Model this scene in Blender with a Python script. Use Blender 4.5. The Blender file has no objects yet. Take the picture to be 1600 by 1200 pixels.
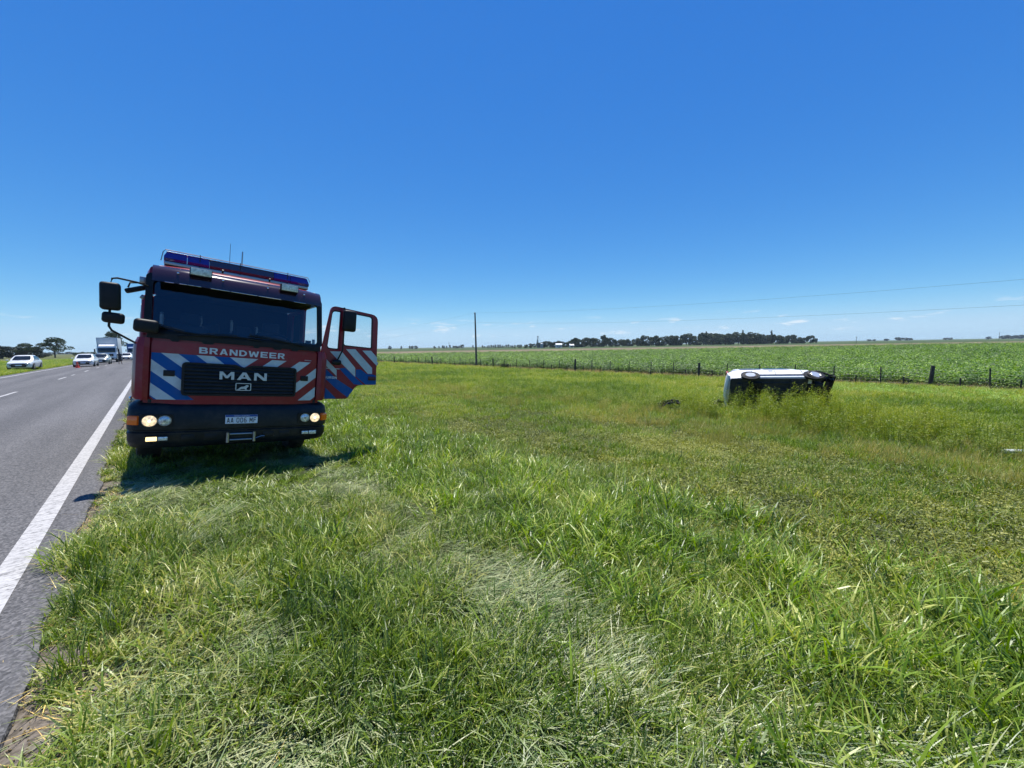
import bpy, bmesh, math, random
import numpy as np
from mathutils import Vector, Matrix, Euler
random.seed(7); RNG = np.random.default_rng(11)
R = math.radians
S = bpy.context.scene
COL = S.collection

# ------------------------------------------------------------------ camera
EYE = 1.67
cam_d = bpy.data.cameras.new('camera'); cam = bpy.data.objects.new('camera', cam_d); COL.objects.link(cam)
cam_d.sensor_width = 36; cam_d.lens = 36*603/1600; cam_d.clip_start = .05; cam_d.clip_end = 12000
CM = Matrix(((.73070331, .07863465, -.67815136, 0), (-.68249769, .06025005, -.72840019, 0), (-.01641884, .99508116, .09769288, EYE), (0, 0, 0, 1)))
cam.matrix_world = CM
S.camera = cam
# ------------------------------------------------------------------ world, sun, exposure
SUN = Vector((.34, .54, 2.3)).normalized()
w = bpy.data.worlds.new('World'); S.world = w; w.use_nodes = True
N = w.node_tree.nodes; L = w.node_tree.links; N.clear()
sky = N.new('ShaderNodeTexSky'); sky.sky_type = 'NISHITA'; sky.sun_disc = False
sky.sun_elevation = math.asin(SUN.z); sky.sun_rotation = math.atan2(SUN.x, SUN.y)
sky.altitude = 100; sky.air_density = .6; sky.dust_density = 0; sky.ozone_density = 6
bg = N.new('ShaderNodeBackground'); bg.inputs[1].default_value = .089
wo = N.new('ShaderNodeOutputWorld')
# a few small fair-weather clouds low over the horizon
tc = N.new('ShaderNodeTexCoord'); mp = N.new('ShaderNodeMapping'); mp.inputs['Scale'].default_value = (9, 9, 42); mp.inputs['Location'].default_value = (3.1, 1.7, .4)
nz = N.new('ShaderNodeTexNoise'); nz.inputs['Scale'].default_value = 1.6; nz.inputs['Detail'].default_value = 5; nz.inputs['Roughness'].default_value = .55
cr = N.new('ShaderNodeValToRGB'); cr.color_ramp.elements[0].position = .585; cr.color_ramp.elements[1].position = .70
sx = N.new('ShaderNodeSeparateXYZ'); b1 = N.new('ShaderNodeMapRange'); b1.inputs[1].default_value = .014; b1.inputs[2].default_value = .03
b2 = N.new('ShaderNodeMapRange'); b2.inputs[1].default_value = .075; b2.inputs[2].default_value = .045
m1 = N.new('ShaderNodeMath'); m1.operation = 'MULTIPLY'; m2 = N.new('ShaderNodeMath'); m2.operation = 'MULTIPLY'
m3 = N.new('ShaderNodeMath'); m3.operation = 'MULTIPLY'; m3.inputs[1].default_value = .85
mx = N.new('ShaderNodeMix'); mx.data_type = 'RGBA'; mx.inputs[7].default_value = (7.0, 7.8, 8.6, 1)
L.new(tc.outputs['Generated'], mp.inputs[0]); L.new(mp.outputs[0], nz.inputs[0]); L.new(nz.outputs[0], cr.inputs[0])
L.new(tc.outputs['Generated'], sx.inputs[0]); L.new(sx.outputs[2], b1.inputs[0]); L.new(sx.outputs[2], b2.inputs[0])
L.new(b1.outputs[0], m1.inputs[0]); L.new(b2.outputs[0], m1.inputs[1]); L.new(m1.outputs[0], m2.inputs[0]); L.new(cr.outputs[0], m2.inputs[1])
L.new(m2.outputs[0], m3.inputs[0]); L.new(m3.outputs[0], mx.inputs[0]); 
# the phone's rendition of the blue: the same response for the whole dome
sp = N.new('ShaderNodeSeparateColor'); cb = N.new('ShaderNodeCombineColor'); L.new(sky.outputs[0], sp.inputs[0])
for i, (a_, p_) in enumerate(((1.6, 1.5), (1.08, .9), (1.03, .4))):
    k1 = N.new('ShaderNodeMath'); k1.operation = 'MULTIPLY'; k1.inputs[1].default_value = .12; L.new(sp.outputs[i], k1.inputs[0])
    k2 = N.new('ShaderNodeMath'); k2.operation = 'POWER'; k2.inputs[1].default_value = p_; L.new(k1.outputs[0], k2.inputs[0])
    k3 = N.new('ShaderNodeMath'); k3.operation = 'MULTIPLY'; k3.inputs[1].default_value = a_/.12; L.new(k2.outputs[0], k3.inputs[0])
    k4 = N.new('ShaderNodeMath'); k4.operation = 'SMOOTH_MIN'; k4.inputs[1].default_value = (.50, .74, .97)[i]/.12; k4.inputs[2].default_value = .25/.12; L.new(k3.outputs[0], k4.inputs[0]); L.new(k4.outputs[0], cb.inputs[i])
L.new(cb.outputs[0], mx.inputs[6]); L.new(mx.outputs[2], bg.inputs[0]); L.new(bg.outputs[0], wo.inputs[0])
sd = bpy.data.lights.new('sun', 'SUN'); sd.energy = 5.0; sd.angle = R(.53); sd.color = (1, .96, .9)
so = bpy.data.objects.new('sun', sd); COL.objects.link(so); so.rotation_euler = SUN.to_track_quat('Z', 'Y').to_euler(); so.location = (0, 0, 60)
S.view_settings.view_transform = 'Standard'; S.view_settings.look = 'None'; S.view_settings.gamma = 1; S.view_settings.exposure = 0.42
try: S.view_settings.use_curve_mapping = False
except Exception: pass

S.render.engine = 'CYCLES'; cy = S.cycles; cy.use_denoising = True; cy.max_bounces = 5; cy.diffuse_bounces = 1; cy.glossy_bounces = 3; cy.transmission_bounces = 4; cy.transparent_max_bounces = 10; cy.sample_clamp_indirect = 4; cy.caustics_reflective = False; cy.caustics_refractive = False
# ------------------------------------------------------------------ helpers
def tag(o, label=None, cat=None, group=None, kind=None):
    if label: o['label'] = label
    if cat: o['category'] = cat
    if group: o['group'] = group
    if kind: o['kind'] = kind
    return o
def empty(name, loc=(0, 0, 0), mat=None):
    o = bpy.data.objects.new(name, None); COL.objects.link(o); o.empty_display_size = .3
    if mat is not None: o.matrix_world = mat
    else: o.location = loc
    return o
def obj(name, bm, mat, parent=None, smooth=False, loc=None):
    me = bpy.data.meshes.new(name)
    if isinstance(bm, bmesh.types.BMesh):
        bmesh.ops.recalc_face_normals(bm, faces=bm.faces[:]); bm.to_mesh(me); bm.free()
    else: me.from_pydata(*bm)
    if smooth:
        me.polygons.foreach_set('use_smooth', [True]*len(me.polygons))
        try: me.set_sharp_from_angle(angle=R(38))
        except Exception: pass
    o = bpy.data.objects.new(name, me); COL.objects.link(o)
    if mat: me.materials.append(mat)
    if parent: o.parent = parent
    if loc: o.location = loc
    return o
def copy_tree(o, parent=None):
    c = o.copy(); COL.objects.link(c); c.parent = parent
    if parent: c.matrix_parent_inverse = o.matrix_parent_inverse.copy()
    for ch in list(o.children): copy_tree(ch, c)
    return c
BM = bmesh.new
def box(bm, c, s, bev=0, seg=2, rot=None):
    t = bmesh.new(); bmesh.ops.create_cube(t, size=1)
    for v in t.verts: v.co = Vector((v.co.x*s[0], v.co.y*s[1], v.co.z*s[2]))
    if bev: bmesh.ops.bevel(t, geom=t.edges[:], offset=bev, segments=seg, profile=.5, affect='EDGES')
    M_ = Matrix.Translation(c) @ (rot if rot is not None else Matrix.Identity(4))
    bmesh.ops.transform(t, matrix=M_, verts=t.verts[:]); merge(bm, t); return bm
def merge(bm, t):
    me = bpy.data.meshes.new('tmp'); t.to_mesh(me); t.free(); bm.from_mesh(me); bpy.data.meshes.remove(me)
def plate(bm, outer, holes, d0, d1, ax='xz'):
    """polygon with holes, given in 2D, extruded between d0 and d1 along the third axis"""
    t = bmesh.new()
    def P3(p, d):
        return {'xz': (p[0], d, p[1]), 'yz': (d, p[0], p[1]), 'xy': (p[0], p[1], d)}[ax]
    es = []; loops = []
    for lp in [outer]+list(holes):
        vs = [t.verts.new(P3(p, d0)) for p in lp]; loops.append(vs)
        for i in range(len(vs)): es.append(t.edges.new((vs[i], vs[(i+1) % len(vs)])))
    r = bmesh.ops.triangle_fill(t, use_beauty=True, edges=es)
    if abs(d1-d0) > 1e-9:
        fs = [f for f in t.faces]; mp_ = {}
        for vs in loops:
            for v in vs:
                co = list(v.co); k = {'xz': 1, 'yz': 0, 'xy': 2}[ax]; co[k] = d1; mp_[v] = t.verts.new(co)
        for f in fs: t.faces.new([mp_[v] for v in reversed(f.verts[:])])
        for vs in loops:
            for i in range(len(vs)):
                a, b = vs[i], vs[(i+1) % len(vs)]; t.faces.new((a, b, mp_[b], mp_[a]))
    merge(bm, t); return bm
def rrect(x0, x1, z0, z1, r=.03, n=4):
    p = []
    for cx, cz, a in ((x1-r, z1-r, 0), (x0+r, z1-r, 90), (x0+r, z0+r, 180), (x1-r, z0+r, 270)):
        for i in range(n+1):
            t = R(a+90*i/n); p.append((cx+r*math.cos(t), cz+r*math.sin(t)))
    return p
def rpoly(pts, r, n=4):
    """round the corners of a polygon; r may be a list"""
    out = []; m = len(pts)
    for i in range(m):
        p = Vector(pts[i]); a = Vector(pts[i-1]); b = Vector(pts[(i+1) % m]); rr = r[i] if isinstance(r, (list, tuple)) else r
        u = (a-p); v = (b-p); d = min(rr, u.length*.49, v.length*.49); u = u.normalized()*d; v = v.normalized()*d
        for k in range(n+1):
            t = k/n; out.append(tuple((p+u)*(1-t)**2+p*2*t*(1-t)+(p+v)*t*t))
    return out
def tube(bm, path, r, n=8, cap=True):
    pts = [Vector(p) for p in path]; rings = []
    up0 = None
    for i, p in enumerate(pts):
        d = (pts[min(i+1, len(pts)-1)]-pts[max(i-1, 0)]).normalized()
        u = Vector((0, 0, 1)) if abs(d.z) < .9 else Vector((1, 0, 0))
        a = d.cross(u).normalized(); b = d.cross(a).normalized(); rr = r[i] if isinstance(r, (list, tuple)) else r
        rings.append([bm.verts.new(p+(a*math.cos(2*math.pi*k/n)+b*math.sin(2*math.pi*k/n))*rr) for k in range(n)])
    for i in range(len(rings)-1):
        for k in range(n): bm.faces.new((rings[i][k], rings[i][(k+1) % n], rings[i+1][(k+1) % n], rings[i+1][k]))
    if cap: bm.faces.new(rings[0][::-1]); bm.faces.new(rings[-1])
    return bm
def loft(bm, rings, closed=True, caps=True):
    vr = [[bm.verts.new(p) for p in r] for r in rings]; n = len(vr[0])
    for i in range(len(vr)-1):
        for k in range(n if closed else n-1):
            bm.faces.new((vr[i][k], vr[i][(k+1) % n], vr[i+1][(k+1) % n], vr[i+1][k]))
    if caps and closed: bm.faces.new(vr[0][::-1]); bm.faces.new(vr[-1])
    return bm
def lathe(bm, prof, c=(0, 0, 0), axis='x', n=24, caps=True):
    """profile of (distance along axis, radius)"""
    rings = []
    for a, r in prof:
        ring = []
        for k in range(n):
            t = 2*math.pi*k/n; u, v = r*math.cos(t), r*math.sin(t)
            p = {'x': (a, u, v), 'y': (u, a, v), 'z': (u, v, a)}[axis]; ring.append((c[0]+p[0], c[1]+p[1], c[2]+p[2]))
        rings.append(ring)
    return loft(bm, rings, True, caps)
def clip(poly, a, b, c):
    """keep a*x+b*z<=c"""
    out = []
    for i in range(len(poly)):
        p, q = poly[i], poly[(i+1) % len(poly)]; dp = a*p[0]+b*p[1]-c; dq = a*q[0]+b*q[1]-c
        if dp <= 0: out.append(p)
        if dp*dq < 0:
            t = dp/(dp-dq); out.append((p[0]+(q[0]-p[0])*t, p[1]+(q[1]-p[1])*t))
    return out
def text_bm(body, width, height, depth=.003, bold=.0, spacing=1.0):
    cu = bpy.data.curves.new('txt', 'FONT'); cu.body = body; cu.size = 1; cu.offset = bold; cu.space_character = spacing; cu.align_x = 'CENTER'; cu.resolution_u = 3
    o = bpy.data.objects.new('txt', cu); COL.objects.link(o); dg = bpy.context.evaluated_depsgraph_get(); dg.update()
    me = bpy.data.meshes.new_from_object(o.evaluated_get(dg)); bpy.data.objects.remove(o); bpy.data.curves.remove(cu)
    bm = bmesh.new(); bm.from_mesh(me); bpy.data.meshes.remove(me)
    xs = [v.co.x for v in bm.verts]; ys = [v.co.y for v in bm.verts]
    x0, x1, y0, y1 = min(xs), max(xs), min(ys), max(ys)
    for v in bm.verts: v.co = Vector(((v.co.x-(x0+x1)/2)/(x1-x0)*width, 0, (v.co.y-(y0+y1)/2)/(y1-y0)*height))
    g = bmesh.ops.extrude_face_region(bm, geom=bm.faces[:]); bmesh.ops.translate(bm, vec=(0, -depth, 0), verts=[v for v in g['geom'] if isinstance(v, bmesh.types.BMVert)])
    return bm
def glyphs(v=.26, s=.2):
    """block capitals as outlines with holes in a unit box: v vertical stroke, s horizontal stroke"""
    G = {}
    G['E'] = ([(0, 0), (1, 0), (1, s), (v, s), (v, .5-s/2), (.9, .5-s/2), (.9, .5+s/2), (v, .5+s/2), (v, 1-s), (1, 1-s), (1, 1), (0, 1)], [])
    G['F'] = ([(0, 0), (v, 0), (v, .5-s/2), (.88, .5-s/2), (.88, .5+s/2), (v, .5+s/2), (v, 1-s), (1, 1-s), (1, 1), (0, 1)], [])
    G['D'] = (rpoly([(0, 0), (.62, 0), (1, .28), (1, .72), (.62, 1), (0, 1)], [0.001, .15, .15, .15, .15, .001], 3), [[(v, s), (.56, s), (1-v, .38), (1-v, .62), (.56, 1-s), (v, 1-s)]])
    G['B'] = ([(0, 0), (.74, 0), (.94, .07), (1, .18), (1, .36), (.94, .46), (.84, .53), (.92, .60), (.96, .70), (.96, .84), (.88, .95), (.70, 1), (0, 1)], [[(v, s), (.66, s), (1-v, s+.05), (1-v, .37), (.66, .42), (v, .42)], [(v, .60), (.62, .60), (.96-v, .65), (.96-v, .77), (.62, 1-s), (v, 1-s)]])
    G['R'] = ([(0, 0), (v, 0), (v, .38), (.44, .38), (.70, 0), (1, 0), (.72, .42), (.90, .52), (.96, .62), (.96, .84), (.88, .95), (.70, 1), (0, 1)], [[(v, .56), (.62, .56), (.96-v, .62), (.96-v, .75), (.62, 1-s), (v, 1-s)]])
    G['W'] = ([(0, 1), (.17, 0), (.36, 0), (.5, .52), (.64, 0), (.83, 0), (1, 1), (.82, 1), (.72, .36), (.59, .90), (.41, .90), (.28, .36), (.18, 1)], [])
    G['A'] = ([(0, 0), (v, 0), (v+.07, .2), (1-v-.07, .2), (1-v, 0), (1, 0), (.64, 1), (.36, 1)], [[(v+.14, .38), (.5, .74), (1-v-.14, .38)]])
    G['N'] = ([(0, 0), (v*.9, 0), (v*.9, .62), (1-v*1.05, 0), (1, 0), (1, 1), (1-v*.9, 1), (1-v*.9, .38), (v*1.05, 1), (0, 1)], [])
    G['M'] = ([(0, 0), (v*.8, 0), (v*.8, .62), (.42, .22), (.58, .22), (1-v*.8, .62), (1-v*.8, 0), (1, 0), (1, 1), (1-v*.85, 1), (.5, .5), (v*.85, 1), (0, 1)], [])
    G['T'] = ([(.5-v/2, 0), (.5+v/2, 0), (.5+v/2, 1-s), (1, 1-s), (1, 1), (0, 1), (0, 1-s), (.5-v/2, 1-s)], [])
    G['I'] = ([(.5-v/2, 0), (.5+v/2, 0), (.5+v/2, 1), (.5-v/2, 1)], [])
    G['U'] = ([(0, 1), (0, .25), (.08, .10), (.25, 0), (.75, 0), (.92, .10), (1, .25), (1, 1), (1-v, 1), (1-v, .32), (.62, s), (.38, s), (v, .32), (v, 1)], [])
    G['O'] = G['0'] = (rrect(0, 1, 0, 1, .26, 4), [rrect(v, 1-v, s, 1-s, .12, 3)])
    G['6'] = ([(0, .2), (.2, 0), (.8, 0), (1, .2), (1, .42), (.8, .6), (v, .6), (v, .72), (.3, 1-s), (.9, 1-s), (.9, 1), (.24, 1), (0, .78)], [[(v, s), (1-v, s), (1-v, .42), (v, .42)]])
    return G
def word(body, x0, x1, z0, z1, y0, y1, v=.26, s=.2, gap=.22, space=.5, wide={'W': 1.4, 'I': .34, 'M': 1.15}):
    """one bmesh with the block letters of a painted word"""
    G = glyphs(v, s); ws = [space if c == ' ' else wide.get(c, 1) for c in body]; tot = sum(ws)+gap*(len(body)-1); u = (x1-x0)/tot; b = BM(); x = x0
    for c, w_ in zip(body, ws):
        if c != ' ':
            o, h = G[c]; f = lambda P_: [(x+p[0]*w_*u, z0+p[1]*(z1-z0)) for p in P_]; k = 1/w_ if c == 'I' else 1
            plate(b, f([((p[0]-.5)*(2.6 if c == 'I' else 1)+.5, p[1]) for p in o]), [f(q) for q in h], y0, y1)
        x += (w_+gap)*u
    return b
def vnoise(x, y, s, seed=0):
    """smooth value noise, numpy, 0..1"""
    r = np.random.default_rng(seed).random((256, 256)); x = np.asarray(x, float)/s+1000.37; y = np.asarray(y, float)/s+1000.71
    xi = np.floor(x).astype(int); yi = np.floor(y).astype(int); fx = x-xi; fy = y-yi; fx = fx*fx*(3-2*fx); fy = fy*fy*(3-2*fy)
    g = lambda a, b: r[a % 256, b % 256]
    return (g(xi, yi)*(1-fx)+g(xi+1, yi)*fx)*(1-fy)+(g(xi, yi+1)*(1-fx)+g(xi+1, yi+1)*fx)*fy
def fnoise(x, y, s, seed=0): return .55*vnoise(x, y, s, seed)+.3*vnoise(x, y, s/2.1, seed+1)+.15*vnoise(x, y, s/4.3, seed+2)

# ------------------------------------------------------------------ materials
def mat(name, col, rough=.5, metal=0, coat=0, var=.0, vscale=8, bump=0, bscale=60, spec=.5, emit=None, estr=0, trans=0, alpha=1):
    m = bpy.data.materials.new(name); m.use_nodes = True; n = m.node_tree.nodes; l = m.node_tree.links; p = n['Principled BSDF']
    p.inputs['Base Color'].default_value = (*col, 1); p.inputs['Roughness'].default_value = rough; p.inputs['Metallic'].default_value = metal
    p.inputs['Coat Weight'].default_value = coat; p.inputs['Coat Roughness'].default_value = .06; p.inputs['Specular IOR Level'].default_value = spec
    p.inputs['Transmission Weight'].default_value = trans; p.inputs['Alpha'].default_value = alpha
    if emit: p.inputs['Emission Color'].default_value = (*emit, 1); p.inputs['Emission Strength'].default_value = estr
    if var or bump:
        t = n.new('ShaderNodeTexCoord')
        if var:
            z = n.new('ShaderNodeTexNoise'); z.inputs['Scale'].default_value = vscale; z.inputs['Detail'].default_value = 6; l.new(t.outputs['Object'], z.inputs[0])
            r_ = n.new('ShaderNodeMapRange'); r_.inputs[1].default_value = .3; r_.inputs[2].default_value = .7; r_.inputs[3].default_value = 1-var; r_.inputs[4].default_value = 1+var; l.new(z.outputs[0], r_.inputs[0])
            x = n.new('ShaderNodeMix'); x.data_type = 'RGBA'; x.blend_type = 'MULTIPLY'; x.inputs[0].default_value = 1; x.inputs[6].default_value = (*col, 1); l.new(r_.outputs[0], x.inputs[7]); l.new(x.outputs[2], p.inputs['Base Color'])
            r2 = n.new('ShaderNodeMapRange'); r2.inputs[3].default_value = rough*.75; r2.inputs[4].default_value = min(1, rough*1.3); l.new(z.outputs[0], r2.inputs[0]); l.new(r2.outputs[0], p.inputs['Roughness'])
        if bump:
            z = n.new('ShaderNodeTexNoise'); z.inputs['Scale'].default_value = bscale; z.inputs['Detail'].default_value = 4; l.new(t.outputs['Object'], z.inputs[0])
            b = n.new('ShaderNodeBump'); b.inputs['Strength'].default_value = bump; b.inputs['Distance'].default_value = .01; l.new(z.outputs[0], b.inputs['Height']); l.new(b.outputs[0], p.inputs['Normal'])
    return m
def glass(name, tint, mixk=.12, rough=.01, ior=1.5):
    """thin tinted pane: tinted see-through with mirror reflection by fresnel"""
    m = bpy.data.materials.new(name); m.use_nodes = True; n = m.node_tree.nodes; l = m.node_tree.links; n.clear()
    o = n.new('ShaderNodeOutputMaterial'); t = n.new('ShaderNodeBsdfTransparent'); t.inputs[0].default_value = (*tint, 1)
    g = n.new('ShaderNodeBsdfGlossy'); g.inputs['Roughness'].default_value = rough; g.inputs[0].default_value = (.9, .95, 1, 1)
    f = n.new('ShaderNodeFresnel'); f.inputs[0].default_value = ior; a = n.new('ShaderNodeMath'); a.operation = 'ADD'; a.inputs[1].default_value = mixk; a.use_clamp = True
    x = n.new('ShaderNodeMixShader'); l.new(f.outputs[0], a.inputs[0]); l.new(a.outputs[0], x.inputs[0]); l.new(t.outputs[0], x.inputs[1]); l.new(g.outputs[0], x.inputs[2]); l.new(x.outputs[0], o.inputs[0])
    return m
def leafmat(name, cols, rough=.42, transl=.35, patch=None, pscale=.6, spec=.5):
    """cols: list of (pos, rgb) ramp driven by the instance's tint; patch: second colour laid in by large world noise"""
    m = bpy.data.materials.new(name); m.use_nodes = True; n = m.node_tree.nodes; l = m.node_tree.links; n.clear()
    o = n.new('ShaderNodeOutputMaterial'); a = n.new('ShaderNodeAttribute'); a.attribute_type = 'INSTANCER'; a.attribute_name = 'tint'
    bl = n.new('ShaderNodeAttribute'); bl.attribute_name = 'blade'
    ad = n.new('ShaderNodeMath'); ad.operation = 'ADD'; l.new(a.outputs['Fac'], ad.inputs[0])
    sc = n.new('ShaderNodeMath'); sc.operation = 'MULTIPLY_ADD'; sc.inputs[1].default_value = .95; sc.inputs[2].default_value = -.47; l.new(bl.outputs['Fac'], sc.inputs[0]); l.new(sc.outputs[0], ad.inputs[1])
    r_ = n.new('ShaderNodeValToRGB'); e = r_.color_ramp.elements
    e[0].position = cols[0][0]; e[0].color = (*cols[0][1], 1); e[1].position = cols[-1][0]; e[1].color = (*cols[-1][1], 1)
    GA = (2.45, 2.15, 1.0)
    cols = [(p_, tuple(c_[i]*GA[i] for i in range(3))) for p_, c_ in cols]; e[0].color = (*cols[0][1], 1); e[1].color = (*cols[-1][1], 1)
    for p_, c_ in cols[1:-1]: k = e.new(p_); k.color = (*c_, 1)
    l.new(ad.outputs[0], r_.inputs[0]); out = r_.outputs[0]
    if patch:
        g = n.new('ShaderNodeNewGeometry'); z = n.new('ShaderNodeTexNoise'); z.inputs['Scale'].default_value = pscale; z.inputs['Detail'].default_value = 3; l.new(g.outputs['Position'], z.inputs[0])
        q = n.new('ShaderNodeMapRange'); q.inputs[1].default_value = .45; q.inputs[2].default_value = .65; q.inputs[4].default_value = .8; l.new(z.outputs[0], q.inputs[0])
        x = n.new('ShaderNodeMix'); x.data_type = 'RGBA'; x.inputs[7].default_value = (*patch, 1); l.new(q.outputs[0], x.inputs[0]); l.new(out, x.inputs[6]); out = x.outputs[2]
    p = n.new('ShaderNodeBsdfPrincipled'); p.inputs['Roughness'].default_value = rough; p.inputs['Specular IOR Level'].default_value = spec; l.new(out, p.inputs['Base Color'])
    t = n.new('ShaderNodeBsdfTranslucent'); hs = n.new('ShaderNodeHueSaturation'); hs.inputs['Saturation'].default_value = 1.15; hs.inputs['Value'].default_value = 1.5; l.new(out, hs.inputs['Color']); l.new(hs.outputs[0], t.inputs[0])
    x = n.new('ShaderNodeMixShader'); x.inputs[0].default_value = transl; l.new(p.outputs[0], x.inputs[1]); l.new(t.outputs[0], x.inputs[2]); l.new(x.outputs[0], o.inputs[0])
    return m
def math_node(n, l, op, a, b=None, clamp=False):
    k = n.new('ShaderNodeMath'); k.operation = op; k.use_clamp = clamp
    for i, v in enumerate((a, b)):
        if v is None: continue
        if isinstance(v, (int, float)): k.inputs[i].default_value = v
        else: l.new(v, k.inputs[i])
    return k.outputs[0]
RED = mat('fire_red_paint', (.25, .003, .018), .33, 0, .25, .08, 3, spec=.35)
BLUE = mat('reflective_blue', (.0, .085, .30), .5, 0, .0, spec=.2)
WHITE = mat('reflective_white', (.56, .62, .62), .5, 0, .0, .06, 9, spec=.2)
REDDECAL = mat('reflective_red', (.26, .003, .022), .45, 0, .0, spec=.2)
NAVY = mat('bumper_plastic', (.006, .010, .014), .45, 0, 0, .15, 6, .12, 180, spec=.3)
BLACK = mat('black_plastic', (.006, .007, .008), .48, 0, 0, .1, 6, spec=.3)
RUBBER = mat('tyre_rubber', (.014, .014, .014), .8, 0, 0, .15, 12)
CHROME = mat('chrome', (.75, .75, .76), .12, 1)
STEEL = mat('grey_steel', (.35, .36, .37), .35, 1, 0, .1, 8)
LETTER = mat('letter_grey', (.55, .58, .57), .35, .2)
DARKINT = mat('cab_interior', (.02, .021, .023), .8)
SEAT = mat('seat_fabric', (.03, .033, .045), .9)
PALE = mat('pale_trim', (.62, .66, .68), .4)
GLASS = glass('windscreen_glass', (.66, .74, .76), .03)
WGLASS = glass('window_glass', (.80, .87, .88), .0)
VISOR = mat('smoked_visor', (.03, .012, .016), .14, 0, .6)
AMBER = mat('amber_lens', (.55, .13, .006), .18, 0, .5, emit=(1, .2, .01), estr=.05)
LAMPBLUE = mat('blue_beacon', (.005, .006, .15), .14, 0, .5)
LAMPSMOKE = mat('smoked_beacon', (.012, .016, .035), .12, 0, .7)
CLEAR = mat('clear_lamp_lens', (.62, .68, .58), .25, .0, .3, .3, 30)
LIT = mat('lit_headlamp', (.9, .8, .6), .3, emit=(1, .70, .36), estr=.95)
_n = LIT.node_tree.nodes; _l = LIT.node_tree.links; _t = _n.new('ShaderNodeTexCoord'); _v = _n.new('ShaderNodeTexVoronoi'); _v.inputs['Scale'].default_value = 38; _r = _n.new('ShaderNodeMapRange'); _r.inputs[3].default_value = .22; _r.inputs[4].default_value = 1.3
_l.new(_t.outputs['Object'], _v.inputs[0]); _l.new(_v.outputs['Color'], _r.inputs[0]); _l.new(_r.outputs[0], _n['Principled BSDF'].inputs['Emission Strength'])     # faceted lit reflector
LITDIM = mat('lit_fog_lamp', (.9, .8, .5), .3, emit=(1, .72, .30), estr=1.6)
REFL = mat('lamp_reflector', (.62, .68, .70), .2, .35, .6, .45, 45)
PLATEW = mat('plate_white', (.78, .80, .84), .35); PLATEB = mat('plate_blue', (.015, .07, .30), .35); PLATET = mat('plate_letters', (.012, .014, .02), .5)

def grime(m, amt, col=(.20, .165, .125), sc=5.0):
    n = m.node_tree.nodes; l = m.node_tree.links; p = n['Principled BSDF']; src = p.inputs['Base Color'].links[0].from_socket if p.inputs['Base Color'].links else None
    t = n.new('ShaderNodeTexCoord'); z = n.new('ShaderNodeTexNoise'); z.inputs['Scale'].default_value = sc; z.inputs['Detail'].default_value = 9; z.inputs['Roughness'].default_value = .72; l.new(t.outputs['Object'], z.inputs[0])
    r_ = n.new('ShaderNodeMapRange'); r_.inputs[1].default_value = .46; r_.inputs[2].default_value = .72; r_.inputs[4].default_value = amt; l.new(z.outputs[0], r_.inputs[0])
    x = n.new('ShaderNodeMix'); x.data_type = 'RGBA'; x.inputs[7].default_value = (*col, 1); l.new(r_.outputs[0], x.inputs[0])
    if src: l.new(src, x.inputs[6])
    else: x.inputs[6].default_value = p.inputs['Base Color'].default_value
    l.new(x.outputs[2], p.inputs['Base Color'])
for m_, a_ in ((RED, .16), (NAVY, .14), (WHITE, .30), (BLUE, .16), (BLACK, .07), (RUBBER, .5), (STEEL, .2)): grime(m_, a_)
# ------------------------------------------------------------------ ground
GX = [-4000, -300, -60, -20, -9.2, -8.75, -8.4, -.75, -.55, -.3, 0, 3, 6, 10, 14, 18, 33, 60, 4000]
GZ = [-1.0, -.6, -.15, -.03, -.01, -.03, -.07, -.07, -.03, -.055, -.08, -.415, -.69, -.93, -1.06, -1.1, -1.1, -1.1, -1.1]
def gz(x, y):
    x = np.asarray(x, float); y = np.asarray(y, float); z = np.interp(x, GX, GZ)
    k = np.clip((x+.5)/1.2, 0, 1)*np.clip((70-x)/30, 0, 1)
    return z+k*((fnoise(x, y, 1.6, 40)-.5)*.09+(fnoise(x, y, 7, 50)-.5)*.14)
def gzs(x, y): return float(gz(x, y))
def sheet(name, xs, ys, zf, m, **kw):
    X, Y = np.meshgrid(xs, ys, indexing='ij'); Z = zf(X, Y); nx, ny = X.shape
    v = np.stack([X, Y, Z], -1).reshape(-1, 3)
    i = np.arange(nx*ny).reshape(nx, ny); f = np.stack([i[:-1, :-1], i[1:, :-1], i[1:, 1:], i[:-1, 1:]], -1).reshape(-1, 4)
    o = obj(name, (v.tolist(), [], f.tolist()), m, smooth=True); return o
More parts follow.
